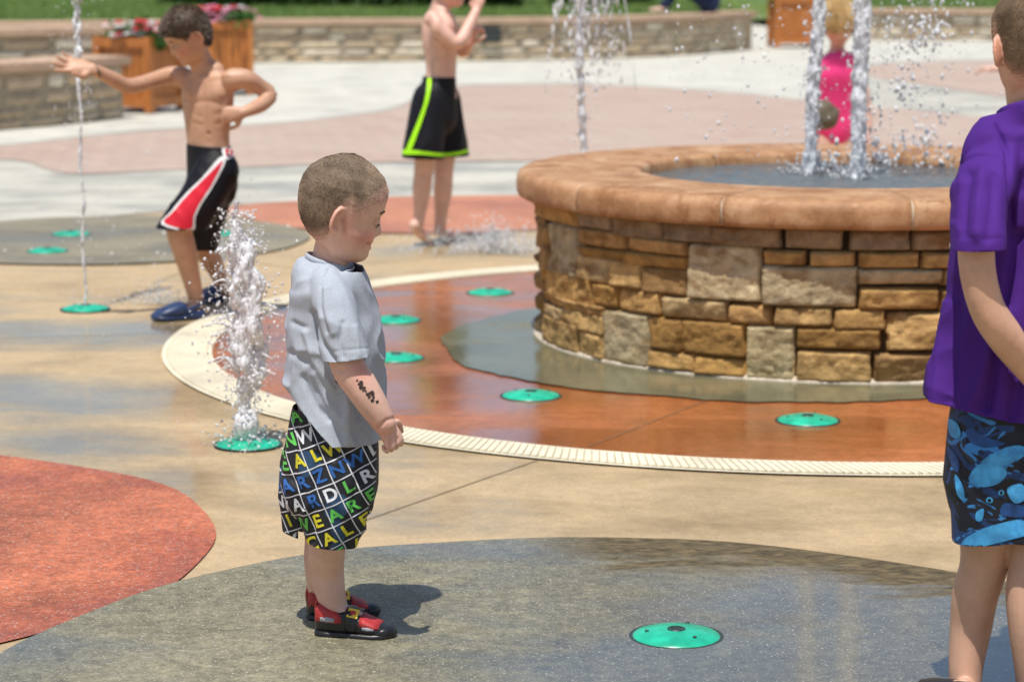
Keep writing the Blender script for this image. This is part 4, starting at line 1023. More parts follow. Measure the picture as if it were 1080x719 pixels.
# tattoo: small dark letter-like marks on the forearm
tree = BVHTree.FromPolygons([v.co+wloc(tb) for v in tb.data.vertices], [p.vertices[:] for p in tb.data.polygons])
r_ = random.Random(4); vs2, fs2 = [], []
dirn = V((20, -32)).normalized()
for k in range(26):
    t = k/25; cxp = 379+16*t+r_.uniform(-3.2, 3.2)*(1.2-.3*t); cyp = 403+20*t+r_.uniform(-2.2, 2.2); rr = r_.uniform(.9, 2.3)
    b0 = len(vs2); m_ = 7
    for q in range(m_): a = 2*math.pi*q/m_; r2 = rr*r_.uniform(.55, 1.2); vs2.append((cxp+r2*math.cos(a), cyp+r2*math.sin(a)))
    fs2.append(list(range(b0, b0+m_)))
out = []
for (u, v) in vs2:
    d = ray(u, v).normalized(); h = tree.ray_cast(V((0, 0, H)), d, 8); out.append(h[0]+h[1]*.0008 if h[0] and h[0].y < Y0 else None)
fs2 = [f for f in fs2 if all(out[i] is not None for i in f)]
me = bpy.data.meshes.new('t'); me.from_pydata([(o or V((0, 0, 0))) for o in out], [], fs2); link('temporary_tattoo', me, M['tattoo'], td, False)
# shorts
bm = bmesh.new()
limb(bm, px((353, 420, Y0, .090, .076), (352, 440, Y0, .098, .084), (350, 477, Y0, .108, .092), (347, 510, Y0, .114, .094)), SY, 36, 4, True, 2.2)
limb(bm, px((352, 470, Y0-.045, .066, .085), (352, 510, Y0-.056, .068, .083), (351, 545, Y0-.062, .066, .063), (349, 574, Y0-.064, .060, .048), (348, 600, Y0-.064, .056, .044)), SY, 30, 4)
limb(bm, px((346, 470, Y0+.045, .066, .085), (340, 510, Y0+.052, .068, .084), (334, 545, Y0+.056, .066, .070), (331, 568, Y0+.056, .062, .062), (330, 600, Y0+.056, .060, .060)), SY, 30, 4)
me = remesh(bm, .0036, 5, .5)
me = cutmesh(me, [(*below(P(322, 576, Y0-.11), P(374, 581, Y0-.11)), lambda p: p.y < Y0), (*below(P(296, 557, Y0+.06), P(372, 572, Y0+.06)), lambda p: p.y >= Y0), (P(350, 428, Y0), V((0, 0, 1)), all_)])
f0 = folds(.011, 11, 5, P(0, 580, Y0).z, P(0, 440, Y0).z, 3, .3); displace(me, f0)
m, nt, b = newmat('lettered_board_shorts'); v = coord(nt, 'Object', (1, 1, 1), (0, R(-25), 0))
chk = nt.nodes.new('ShaderNodeTexChecker'); chk.inputs['Scale'].default_value = 1/.056
sx = nt.nodes.new('ShaderNodeSeparateXYZ'); lk(nt, v, sx.inputs[0]); cb = nt.nodes.new('ShaderNodeCombineXYZ'); lk(nt, sx.outputs[0], cb.inputs[0]); lk(nt, sx.outputs[2], cb.inputs[1])
lk(nt, cb.outputs[0], chk.inputs['Vector']); n1 = noi(nt, v, 14, 1)
b.inputs['Base Color'].default_value = (.012, .013, .018, 1)
lk(nt, mix(nt, ramp(nt, n1, [(.56, 0), (.6, 1)], 'CONSTANT').outputs[0], (.012, .013, .018), (.02, .06, .13)), b.inputs['Base Color'])
b.inputs['Roughness'].default_value = .7; bump(nt, b, noi(nt, v, 450, 2), .2, .001); M['letters'] = m
sh = link('shorts', me, M['letters'], td)
sculpt(sh, [([(312, 440), (308, 500), (314, 552)], 4, .007, 0), ([(335, 480), (330, 530), (328, 572)], 4.5, .009, 0), ([(352, 490), (352, 575)], 5, -.005, 0), ([(380, 480), (374, 530), (364, 576)], 4, .006, 0), ([(300, 500), (320, 520)], 3, .005, 0), ([(365, 475), (385, 490)], 3, .004, 0)], Y0)
solid(sh, .0022)
tree = BVHTree.FromPolygons([v.co+wloc(sh) for v in sh.data.vertices], [p.vertices[:] for p in sh.data.polygons])
ang = R(24); ax = V((math.cos(ang), 0, math.sin(ang))); az = V((-math.sin(ang), 0, math.cos(ang))); org = P(349, 500, Y0)
cell = .0365; rows_ = ['LOCALNW', 'EANWSEA', 'SEALWEA', 'EARZNWL', 'WARDLRS', 'IWEAREL', 'OCALEAR', 'AWEARSL', 'EARTHWE']
rcol = ['p_green', 'p_green', 'p_yellow', 'p_blue', 'p_white', 'p_green', 'p_yellow', 'p_green', 'p_white']
data = {}; glyph = {}
for j, rw in enumerate(rows_):
    for i, ch in enumerate(rw):
        if ch not in glyph: glyph[ch] = text_mesh(ch)
        gv, gf = glyph[ch]; ca, cb_ = (i-3)*cell+.003*((j*7) % 5-2), (3.6-j)*cell*1.06
        key = rcol[j] if (i*5+j*3) % 7 not in (1, 4) else random.Random(i*9+j).choice(['p_white', 'p_blue', 'p_yellow', 'p_green'])
        for side in (1, -1):
            dd = V((0, side, 0)); vv = [((ca+x*.036)*(1), cb_+y*.0335) for x, y in gv]
            o_, f_ = project_shape(tree, vv, gf, 0, .0012, org, ax, az, dd)
            L_ = data.setdefault(key, ([], [])); b0 = len(L_[0]); L_[0].extend(o_); L_[1].extend([[q+b0 for q in f] for f in f_])
vvs, ffs = [], []
def gridline(a0, a1):
    n = 60; dirv = V((a1[0]-a0[0], a1[1]-a0[1])).normalized(); per = V((-dirv.y, dirv.x))*.0011
    for side in (1, -1):
        pts = []
        for k in range(n+1):
            q = V(a0).lerp(V(a1), k/n); pts += [tuple(q-per), tuple(q+per)]
        f = [[2*k, 2*k+1, 2*k+3, 2*k+2] for k in range(n)]
        o_, f_ = project_shape(tree, pts, f, 0, .0009, org, ax, az, V((0, side, 0))); b0 = len(vvs); vvs.extend(o_); ffs.extend([[q+b0 for q in ff] for ff in f_])
for j in range(11): z = (4.1-j)*cell*1.06; gridline((-.14, z), (.14, z))
for i in range(9): x = (i-3.5)*cell; gridline((x, -.2), (x, .17))
me = bpy.data.meshes.new('g'); me.from_pydata(vvs, [], ffs); link('grid_print', me, M['p_white'], sh, False)
for k, (vv, ff) in data.items():
    me = bpy.data.meshes.new('l'); me.from_pydata(vv, [], ff); link('letter_print', me, M[k], sh, False)
absorb(sh)
# ===== boy in purple T-shirt (right edge) =====
Y1 = 4.30
pb = person((P(1075, 700, Y1).x, Y1, 0), 'boy in purple T-shirt and blue shark-print shorts with his back to the camera')
fw = V((-.30, .954, 0)).normalized(); lf = V((-fw.y, fw.x, 0)); sd = -lf   # lf: his left, to the left of the picture and nearer
def Q(u, v, a=0.0, b=0.0): p = P(u, v, Y1); return p+fw*a+lf*b
hd2 = Head(P(1097, 44, Y1), .222, V((-.08, .99, 0)), R(8))
bm = bmesh.new(); hd2.build(bm); CX = 1090
limb(bm, [(Q(CX, 150), .055, .048), (Q(CX, 122), .045, .046), (Q(CX-2, 90, .005), .043, .045), (Q(CX-4, 62, .01), .043, .045)], lf, 24)
limb(bm, [(Q(CX, 150), .10, .045), (Q(CX, 190), .13, .06), (Q(CX, 260), .125, .07), (Q(CX, 340), .11, .065), (Q(CX, 420), .115, .075), (Q(CX, 470), .115, .08)], lf, 28)
limb(bm, [(P(1060, 178, Y1-.06), .034), (P(1034, 225, Y1-.15), .033), (P(1030, 275, Y1-.185), .031), (P(1040, 322, Y1-.19), .030), (P(1058, 352, Y1-.18), .031), (P(1085, 388, Y1-.15), .026), (P(1104, 412, Y1-.12), .022)], fw, 20)
hand(bm, P(1103, 411, Y1-.12), V((.55, .4, -.7)), V((-.2, .9, .2)), .135, 30, 1)
limb(bm, [(Q(CX, 165, 0, -.12), .038), (Q(CX, 235, .02, -.17), .034), (Q(CX, 320, .03, -.18), .03), (Q(CX, 380, .08, -.17), .028), (Q(CX, 430, .13, -.15), .022)], fw, 20)
hand(bm, Q(CX, 428, .13, -.15), V((0, .3, -.9)), V((-.8, 0, 0)), .135, 30, -1)
limb(bm, [(P(1052, 450, Y1-.02), .075, .08), (P(1046, 520, Y1-.02), .062, .066), (P(1039, 590, Y1-.01), .044, .046), (P(1029, 625, Y1), .041, .043), (P(1024, 660, Y1+.01), .037, .041), (P(1019, 700, Y1+.0), .031, .034), (P(1018, 730, Y1-.01), .027, .032)], lf, 22)
limb(bm, [(P(1100, 450, Y1-.02), .075, .08), (P(1098, 520, Y1-.03), .062, .066), (P(1091, 590, Y1-.06), .045, .046), (P(1086, 625, Y1-.07), .042, .043), (P(1086, 665, Y1-.08), .036, .040), (P(1089, 712, Y1-.08), .030, .033), (P(1089, 744, Y1-.07), .027, .032)], lf, 22)
foot(bm, P(1018, 728, Y1-.01), G(1022, 756), G(1022, 756)+fw*.16, .065)
foot(bm, P(1089, 740, Y1-.07), G(1093, 769), G(1093, 769)+fw*.16, .065)
body_obj(bm, pb, 'med', hd2, .0028, ())
hd2.hair(pb, M['hair_buzz'], .005, 18000, .0022, skin='med', base=(.17, .115, .07)); hd2.eyes(pb, tone='med')
g1 = G(1022, 757); g2 = G(1092, 770)
shoe(pb, g1-fw*.03, g1+fw*.17, .078, 'dark'); shoe(pb, g2-fw*.03, g2+fw*.17, .078, 'dark')
bm = bmesh.new()
limb(bm, [(Q(CX, 100), .06, .055), (Q(CX, 114, -.005), .066, .060), (Q(CX, 130), .100, .068), (Q(CX, 150), .125, .080), (Q(CX+2, 195), .138, .096), (Q(CX, 260), .142, .104), (Q(CX-2, 330), .158, .112), (Q(CX-5, 400), .174, .120), (Q(CX-6, 440), .183, .126), (Q(CX-6, 480), .188, .128)], lf, 44, 5, False, 2.2)
limb(bm, [(P(1066, 166, Y1-.03), .052, .050), (P(1048, 180, Y1-.07), .056, .046), (P(1034, 212, Y1-.135), .054, .043), (P(1031, 255, Y1-.180), .055, .042), (P(1031, 285, Y1-.185), .055, .042)], fw, 30, 4)
limb(bm, [(Q(CX, 165, 0, -.09), .06, .055), (Q(CX, 215, 0, -.15), .058, .052), (Q(CX, 285, .01, -.17), .056, .050)], fw, 30, 4)
me = remesh(bm, .0042, 4, .5)
hc = P(1030, 259, Y1-.15)
bmz = bmesh.new(); bmz.from_mesh(me)
def is_sl(p, s=1): return (p-P(CX, 250, Y1)).dot(lf)*s > .150
fs = [f for f in bmz.faces if f.calc_center_median().y < Y1-.118 and P(0, 312, Y1).z < f.calc_center_median().z < P(0, 235, Y1).z and f.calc_center_median().x < P(1070, 0, Y1).x]
bmesh.ops.bisect_plane(bmz, geom=list({v for f in fs for v in f.verts})+list({e for f in fs for e in f.edges})+fs, plane_co=hc, plane_no=V((.05, 0, -1)), clear_outer=True)
fs = [f for f in bmz.faces if is_sl(f.calc_center_median(), -1) and P(0, 300, Y1).z < f.calc_center_median().z < P(0, 235, Y1).z]
bmesh.ops.bisect_plane(bmz, geom=list({v for f in fs for v in f.verts})+list({e for f in fs for e in f.edges})+fs, plane_co=hc, plane_no=V((0, 0, -1)), clear_outer=True)
bmz.to_mesh(me); bmz.free()
me = cutmesh(me, [(*below(P(972, 428, Y1-.13), P(1080, 447, Y1-.13)), lambda p: p.z < P(0, 380, Y1).z), (Q(CX, 118), (V((0, 0, 1))+fw*.35).normalized(), all_)])
f0 = folds(.020, 8, 1.3, P(0, 440, Y1).z, P(0, 130, Y1).z, 9, .25); f1 = folds(.010, 13, 5, 0, 1.2, 2, .7)
displace(me, lambda p: f0(p)+f1(p)*.7)
ps = link('t_shirt', me, M['tee_purple'], pb)
sculpt(ps, [([(1048, 132), (1062, 160), (1066, 200), (1068, 250)], 2.5, .008, 0), ([(1012, 172), (1030, 163), (1056, 165)], 2, .004, 0), ([(1022, 185), (1017, 215), (1016, 245)], 5, .007, 0), ([(1036, 180), (1032, 215), (1030, 250)], 5, -.006, 0), ([(1048, 185), (1046, 220), (1042, 252)], 4, .006, 0),
  ([(1008, 251), (1056, 251)], 1.1, .0022, 0), ([(1075, 250), (1066, 310), (1052, 370), (1040, 430)], 7, .016, 0), ([(1060, 330), (1040, 390), (1022, 432)], 7, -.010, 0), ([(1012, 300), (1006, 360), (1000, 424)], 6, .010, 0), ([(998, 320), (990, 370), (986, 424)], 5, -.006, 0),
  ([(1080, 360), (1068, 440)], 7, .012, 0), ([(1078, 150), (1080, 200)], 6, .006, 0), ([(975, 421), (1080, 438)], 1.1, .002, 0), ([(1006, 180), (1004, 230)], 3, .004, 0)], Y1+.02)
solid(ps, .0025)
tree = BVHTree.FromPolygons([v.co+wloc(ps) for v in ps.data.vertices], [p.vertices[:] for p in ps.data.polygons])
bm = bmesh.new(); cN = (V((0, 0, 1))+fw*.35).normalized(); cA = lf; cB2 = cN.cross(cA).normalized(); cc = Q(CX, 117)
limb(bm, [(cc+cA*(.062*math.cos(t*math.pi/12))+cB2*(.058*math.sin(t*math.pi/12)), .007, .0035) for t in range(25)], cN, 8, 2, False)
link('collar', bm2me(bm), M['tee_purple'], ps)
# white chest lettering, its edge just visible
vvs, ffs = [], []
gv, gf = text_mesh('Y')
for (tx, ty, txt) in ((0, .01, 'Y'),):
    axx = lf*-1; c0 = P(985, 240, Y1)
    vv = [(x*.045, y*.045) for x, y in gv]
    o_, f_ = project_shape(tree, vv, gf, 0, .0015, P(1003, 240, Y1)-V((0, 0, 0)), V((.45, .55, 0)), V((0, 0, 1)), V((.75, .66, 0)).normalized()); vvs += o_; ffs += f_
vv = [(-.03, -.004), (.03, -.004), (.03, .004), (-.03, .004)]
vv = [(-.03+.06*k/8, s*.004) for k in range(9) for s in (-1, 1)]; ff = [[2*k, 2*k+1, 2*k+3, 2*k+2] for k in range(8)]
o_, f_ = project_shape(tree, vv, ff, 0, .0015, P(1002, 259, Y1), V((.45, .55, 0)), V((0, 0, 1)), V((.75, .66, 0)).normalized()); b0 = len(vvs); vvs += o_; ffs += [[q+b0 for q in f] for f in f_]
if ffs: me = bpy.data.meshes.new('l'); me.from_pydata(vvs, [], ffs); link('chest_print', me, M['p_white'], ps, False)
bm = bmesh.new()
limb(bm, [(Q(CX-4, 415), .135, .105), (Q(CX-5, 440), .143, .112), (Q(CX-6, 480), .147, .116), (Q(CX-8, 510), .15, .116)], lf, 36, 4, True, 2.2)
limb(bm, [(P(1056, 470, Y1-.03), .085, .095), (P(1052, 520, Y1-.03), .082, .088), (P(1050, 575, Y1-.03), .078, .080), (P(1049, 600, Y1-.03), .078, .080)], lf, 30, 4)
limb(bm, [(P(1104, 470, Y1-.06), .085, .095), (P(1102, 520, Y1-.06), .080, .088), (P(1100, 570, Y1-.07), .078, .080), (P(1100, 600, Y1-.07), .078, .080)], lf, 30, 4)
me = remesh(bm, .0042, 5, .5)
me = cutmesh(me, [(*below(P(1015, 579, Y1-.10), P(1080, 569, Y1-.10)), all_), (P(1050, 424, Y1), V((0, 0, 1)), all_)])
displace(me, folds(.007, 9, 2.5, P(0, 580, Y1).z, P(0, 440, Y1).z, 5, .1))
m, nt, b = newmat('shark_print_cloth'); v = coord(nt, 'Object', (1, 1, 1.5), (0, R(25), 0))
n1 = noi(nt, v, 7.5, 2, .5, 1.6); n2 = noi(nt, v, 12, 2, .5, 2.2)
c = ramp(nt, n1, [(0, (.006, .008, .016)), (.52, (.010, .045, .16)), (.60, (.006, .008, .016)), (.66, (.03, .035, .05))], 'CONSTANT').outputs[0]
c = mix(nt, ramp(nt, n2, [(.60, 0), (.62, 1)]).outputs[0], c, (.04, .24, .60)); lk(nt, c, b.inputs['Base Color']); b.inputs['Roughness'].default_value = .65; M['shark'] = m
sp = link('shorts', me, M['shark'], pb); solid(sp, .0025)
tree = BVHTree.FromPolygons([v.co+wloc(sp) for v in sp.data.vertices], [p.vertices[:] for p in sp.data.polygons])
def decal(parent, tree, polys, mat, name, ymax, off=.0016, step=1.6):
    """printed patches: outlines traced in image pixels, dropped onto the cloth as real geometry"""
    vs, fs = [], []
    for poly in polys:
        pp = [p[:2] for p in crom([(x, y, 0) for x, y in poly], 4, True)]
        bmd = bmesh.new(); bv = [bmd.verts.new((x, y, 0)) for x, y in pp]; f = bmd.faces.new(bv); bmesh.ops.triangulate(bmd, faces=[f])
        for _ in range(4):
            es = [e for e in bmd.edges if e.calc_length() > step*2.2]
            if not es: break
            bmesh.ops.subdivide_edges(bmd, edges=es, cuts=1); bmesh.ops.triangulate(bmd, faces=bmd.faces)
        bmd.verts.index_update(); b0 = len(vs); ok = []
        for v_ in bmd.verts:
            d = ray(v_.co.x, v_.co.y).normalized(); h = tree.ray_cast(V((0, 0, H)), d, 40)
            good = h[0] is not None and h[0].y < ymax; ok.append(good); vs.append(h[0]+h[1]*off*(1 if h[1].dot(d) < 0 else -1) if good else V((0, 0, 0)))
        fs += [[v_.index+b0 for v_ in f.verts] for f in bmd.faces if all(ok[v_.index] for v_ in f.verts)]
        bmd.free()
    if fs: me = bpy.data.meshes.new('d'); me.from_pydata(vs, [], fs); return link(name, me, mat, parent, True)
SHK = [[(1022, 505), (1032, 490), (1050, 487), (1062, 498), (1052, 510), (1034, 513)], [(1036, 486), (1060, 472), (1078, 470), (1084, 478), (1066, 488), (1050, 492)], [(1016, 570), (1030, 560), (1052, 552), (1078, 548), (1086, 562), (1060, 570), (1018, 579)],
       [(1001, 442), (1010, 446), (1014, 458), (1008, 462), (1002, 456)], [(1008, 500), (1016, 512), (1018, 528), (1010, 520)], [(1030, 540), (1038, 536), (1036, 548), (1030, 548)], [(1062, 515), (1078, 510), (1084, 524), (1070, 530)]]
decal(sp, tree, SHK, M['p_bright'], 'shark_print', Y1+.05)
decal(sp, tree, [[(1020, 452), (1044, 462), (1060, 468), (1040, 472), (1024, 466)], [(1000, 470), (1012, 486), (1010, 498), (1002, 486)], [(1060, 530), (1084, 535), (1080, 545), (1056, 542)]], M['p_teal'], 'dark_print', Y1+.05, .0012)  # darker blue shapes of the printed pattern
def rings(cx, cy, r): return [[(cx+r*math.cos(a), cy+r*math.sin(a)) for a in [k*math.pi/4 for k in range(8)]]]
decal(sp, tree, rings(1044, 527, 3.3), M['p_bright'], 'bubble_print', Y1+.05, .0022); decal(sp, tree, rings(1044, 527, 2.0), M['black_cloth'], 'bubble_print', Y1+.05, .003)
decal(sp, tree, rings(1056, 519, 3.0), M['p_bright'], 'bubble_print', Y1+.05, .0022); decal(sp, tree, rings(1056, 519, 1.8), M['black_cloth'], 'bubble_print', Y1+.05, .003)
absorb(sp); absorb(ps)
# ===== crouching boy in black and red shorts =====
Y2 = 8.95
cb1 = person((P(200, 330, Y2).x, Y2, 0), 'shirtless boy in black shorts with red stripe reaching one arm to a thin jet')
fa = V((-.80, -.60, 0)).normalized(); la = V((-fa.y, fa.x, 0))
hd3 = Head(P(198, 37, Y2-.04), .205, (-.93, -.36), R(28), R(0))
bm = bmesh.new(); hd3.build(bm)
limb(bm, px((220, 92, Y2, .055, .05), (214, 72, Y2, .043, .045), (206, 52, Y2-.02, .042, .043)), la, 20)
shl = V((.80, -.60, 0))
limb(bm, [(P(219, 74, Y2), .075, .04), (P(219, 88, Y2), .115, .058), (P(219, 110, Y2), .112, .066), (P(219, 135, Y2), .095, .062), (P(220, 155, Y2), .088, .062), (P(222, 180, Y2), .095, .075)], shl, 28)
limb(bm, px((193, 82, Y2+.07, .040), (180, 80, Y2+.08, .034), (158, 86, Y2+.02, .029), (135, 91, Y2-.06, .028), (118, 83, Y2-.11, .027), (98, 73, Y2-.16, .020)), V((0, 0, 1)), 16)
hand(bm, P(99, 74, Y2-.16), V((-.95, -.15, .22)), V((.15, -.75, .65)), .150, 6, -1, .22)
limb(bm, px((246, 84, Y2-.07, .042), (260, 84, Y2-.07, .036), (274, 92, Y2-.04, .031), (285, 100, Y2-.02, .028), (276, 110, Y2-.07, .028), (264, 116, Y2-.12, .023), (256, 119, Y2-.14, .019)), V((0, 0, 1)), 16)
hand(bm, P(257, 119, Y2-.14), V((-.85, -.15, -.1)), V((-.1, .9, -.1)), .13, 75, 1)
limb(bm, px((230, 180, Y2-.06, .065, .07), (210, 210, Y2-.09, .058, .06), (190, 238, Y2-.11, .047, .05), (194, 262, Y2-.10, .042, .045), (201, 290, Y2-.07, .033, .036), (206, 312, Y2-.05, .026, .030), (207, 324, Y2-.05, .026, .03)), la, 20)
limb(bm, px((224, 180, Y2+.06, .065, .07), (220, 215, Y2+.10, .058, .06), (212, 250, Y2+.16, .046, .05), (222, 272, Y2+.24, .038, .042), (234, 296, Y2+.33, .026, .03), (238, 306, Y2+.34, .026, .03)), la, 20)
c1h, c1t = V((G(218, 330).x, Y2-.06, 0)), V((G(168, 332).x, Y2-.14, 0))
c2h = G(244, 317); c2t = G(206, 321)
limb(bm, [(c1h+V((-.03, 0, .04)), .024, .02), (c1h.lerp(c1t, .5)+V((0, 0, .04)), .026, .018)], SY, 12)
limb(bm, [(c2h+V((-.03, 0, .04)), .024, .02), (c2h.lerp(c2t, .5)+V((0, 0, .04)), .026, .018)], SY, 12)
ck = body_obj(bm, cb1, 'tan', hd3, .0042)
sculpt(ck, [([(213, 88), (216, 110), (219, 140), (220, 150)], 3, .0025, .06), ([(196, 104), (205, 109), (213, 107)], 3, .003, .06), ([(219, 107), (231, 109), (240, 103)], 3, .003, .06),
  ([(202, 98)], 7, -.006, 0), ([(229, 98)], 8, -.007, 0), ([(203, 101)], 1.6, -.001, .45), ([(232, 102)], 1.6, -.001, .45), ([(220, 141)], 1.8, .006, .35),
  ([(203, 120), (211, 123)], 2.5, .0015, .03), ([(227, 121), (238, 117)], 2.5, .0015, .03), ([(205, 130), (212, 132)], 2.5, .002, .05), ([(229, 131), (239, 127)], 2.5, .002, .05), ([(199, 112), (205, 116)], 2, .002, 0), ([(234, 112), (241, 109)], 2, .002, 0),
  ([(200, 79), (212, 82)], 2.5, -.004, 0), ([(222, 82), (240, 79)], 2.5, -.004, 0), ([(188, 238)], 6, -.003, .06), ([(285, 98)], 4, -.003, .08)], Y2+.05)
hd3.hair(cb1, M['hair_brown'], .030, 9000, .016, fringe=.05); hd3.eyes(cb1, droop=.012, tone='tan')
shoe(cb1, c1h, c1t, .085, 'clog'); shoe(cb1, c2h, c2t, .085, 'clog')
bm = bmesh.new(); limb(bm, [(P(103, 75, Y2-.15)+(Matrix.Rotation(k*math.pi/6, 3, V((.92, .25, .3)).normalized()) @ V((-.3, 0, .92)).normalized())*.0235, .003, .003) for k in range(13)], (1, 0, 0), 6, 2, False); link('bracelet', bm2me(bm), M['dark'], cb1)
bm = bmesh.new()
limb(bm, [(P(220, 145, Y2), .092, .070), (P(220, 158, Y2), .100, .074), (P(224, 178, Y2), .106, .086), (P(224, 196, Y2), .108, .088)], la, 30, 4, True)
limb(bm, px((229, 180, Y2-.055, .080, .082), (211, 212, Y2-.09, .078, .080), (191, 240, Y2-.115, .072, .078), (184, 254, Y2-.12, .072, .078)), la, 26)
limb(bm, px((224, 182, Y2+.055, .080, .082), (219, 215, Y2+.08, .076, .080), (211, 250, Y2+.13, .070, .076), (208, 270, Y2+.15, .070, .076)), la, 26)
me = remesh(bm, .006, 5, .5)
kn = (P(188, 243, Y2-.1)-P(211, 210, Y2-.1)).normalized()
me = cutmesh(me, [(P(190, 240, Y2-.1), (kn+V((.55, 0, -.5))).normalized(), lambda p: p.y < Y2+.0), (P(205, 261, Y2+.12), V((-.15, 0, -1)).normalized(), lambda p: p.y >= Y2+.0), (P(220, 153, Y2), V((.05, 0, 1)), all_)])
displace(me, folds(.010, 9, 5, P(0, 262, Y2).z, P(0, 155, Y2).z, 4, .5))
bs = link('shorts', me, M['black_cloth'], cb1); solid(bs, .003)
tree = BVHTree.FromPolygons([v.co+wloc(bs) for v in bs.data.vertices], [p.vertices[:] for p in bs.data.polygons])
decal(bs, tree, [[(231, 167), (237, 168), (236, 175), (223, 199), (212, 216), (206, 229), (202, 244), (171, 237), (181, 223), (197, 204), (213, 188)], [(234, 149), (247, 149), (245, 166), (236, 167)]], M['white_cloth'], 'stripe_edge', Y2+.3, .003)
decal(bs, tree, [[(232, 172), (234, 173), (221.5, 197), (210.3, 214.5), (203.8, 228), (200, 241.5), (174, 235.5), (183, 224), (198.5, 206), (214.5, 190)]], M['red_cloth'], 'red_stripe', Y2+.3, .0045)
decal(bs, tree, [[(236, 150), (240, 150), (240, 165), (238, 165)], [(242.5, 150), (245, 150), (244, 164), (242, 165)]], M['red_cloth'], 'red_stripe', Y2+.3, .0045)
absorb(bs)
# ===== standing boy with lime-trimmed shorts =====
Y3 = 11.1
lb1 = person((P(457, 245, Y3).x, Y3, 0), 'shirtless barefoot boy in black shorts with lime green trim, hands raised')
fb = V((.92, .38, 0)).normalized(); lb = V((-fb.y, fb.x, 0))
hd4 = Head(P(474, -19, Y3), .22, (.98, .15), R(12), 0)
bm = bmesh.new(); hd4.build(bm)
limb(bm, px((462, 22, Y3, .055, .05), (465, 8, Y3, .043, .045), (469, -10, Y3, .042, .044)), lb, 20)
limb(bm, [(P(463, 12, Y3), .07, .04), (P(462, 24, Y3), .125, .060), (P(463, 42, Y3), .118, .070), (P(465, 62, Y3), .100, .066), (P(465, 80, Y3), .092, .064), (P(463, 100, Y3), .100, .08)], lb, 28)
limb(bm, px((456, 21, Y3-.12, .040), (466, 32, Y3-.15, .035), (479, 45, Y3-.15, .030), (487, 42, Y3-.13, .030), (496, 25, Y3-.08, .026), (503, 10, Y3-.04, .020)), lb, 16)
hand(bm, P(502, 12, Y3-.04), V((.25, .1, .95)), V((.5, .8, 0)), .135, 35, 1)
limb(bm, px((470, 20, Y3+.12, .040), (480, 40, Y3+.14, .034), (488, 55, Y3+.10, .030), (493, 48, Y3+.05, .026), (497, 44, Y3+.01, .020)), lb, 16)
hand(bm, P(496, 46, Y3+.01), V((.3, -.2, .9)), V((.8, .4, 0)), .135, 70, -1)
limb(bm, px((458, 105, Y3-.05, .068, .07), (452, 140, Y3-.06, .058, .06), (447, 180, Y3-.05, .042, .045), (445, 200, Y3-.04, .038, .044), (443, 222, Y3-.04, .026, .030), (441, 236, Y3-.04, .024, .028)), lb, 20)
limb(bm, px((468, 105, Y3+.07, .068, .07), (470, 140, Y3+.08, .058, .06), (468, 180, Y3+.08, .042, .045), (467, 202, Y3+.09, .038, .044), (465, 226, Y3+.10, .026, .030), (464, 240, Y3+.10, .024, .028)), lb, 20)
h1 = P(437, 238, Y3-.05); t1 = G(453, 258); limb(bm, [(h1, .028, .026), (h1.lerp(t1, .35), .030, .024), (h1.lerp(t1, .75)+V((0, 0, .004)), .036, .016), (t1+V((0, 0, .010)), .034, .010)], lb, 16)
h2 = P(463, 243, Y3+.10); t2 = G(477, 252); limb(bm, [(h2, .026, .026), (h2.lerp(t2, .4), .030, .022), (h2.lerp(t2, .8)+V((0, 0, .004)), .034, .014), (t2+V((0, 0, .010)), .032, .010)], lb, 16)
for tt, dd in ((t1, fb), (t2, fb)):
    for i in range(5): limb(bm, [(tt+lb*(.028-.014*i)+V((0, 0, .011)), .0085), (tt+lb*(.028-.014*i)+fb*(.026-.004*i)+V((0, 0, .009)), .0075)], lb, 8, 2)
lbb = body_obj(bm, lb1, 'fair', hd4, .0045)
sculpt(lbb, [([(452, 18), (451, 40), (453, 60), (455, 78)], 3, .006, .10), ([(461, 24), (458, 40), (464, 46)], 4, -.008, 0), ([(460, 50), (468, 48)], 3, .005, .08), ([(466, 60), (476, 58)], 2.5, .003, .05), ([(465, 66), (475, 65)], 2.5, .003, .05),
  ([(482, 46)], 4, -.003, .10), ([(446, 186)], 5, .003, .05), ([(440, 236)], 4, -.002, .10)], Y3+.1)
hd4.hair(lb1, M['hair_buzz2'], .02, 5000, .008); hd4.eyes(lb1)
bm = bmesh.new()
limb(bm, [(P(464, 75, Y3), .096, .066), (P(463, 88, Y3), .104, .074), (P(460, 110, Y3), .115, .088), (P(460, 125, Y3), .118, .09)], lb, 30, 4, True)
limb(bm, px((455, 105, Y3-.055, .082, .085), (450, 140, Y3-.075, .088, .088), (447, 162, Y3-.08, .092, .090), (446, 180, Y3-.08, .092, .09)), lb, 26)
limb(bm, px((466, 105, Y3+.065, .082, .085), (471, 140, Y3+.085, .086, .085), (473, 162, Y3+.09, .088, .086), (473, 180, Y3+.09, .088, .086)), lb, 26)
me = remesh(bm, .007, 5, .5)
me = cutmesh(me, [(*below(P(428, 166, Y3-.08), P(489, 168, Y3-.08)), all_), (P(460, 81, Y3), V((0, 0, 1)), all_)])
displace(me, folds(.012, 9, 2, P(0, 166, Y3).z, P(0, 84, Y3).z, 8, 0))
ls = link('shorts', me, M['black_cloth'], lb1); solid(ls, .003)
tree = BVHTree.FromPolygons([v.co+wloc(ls) for v in ls.data.vertices], [p.vertices[:] for p in ls.data.polygons])
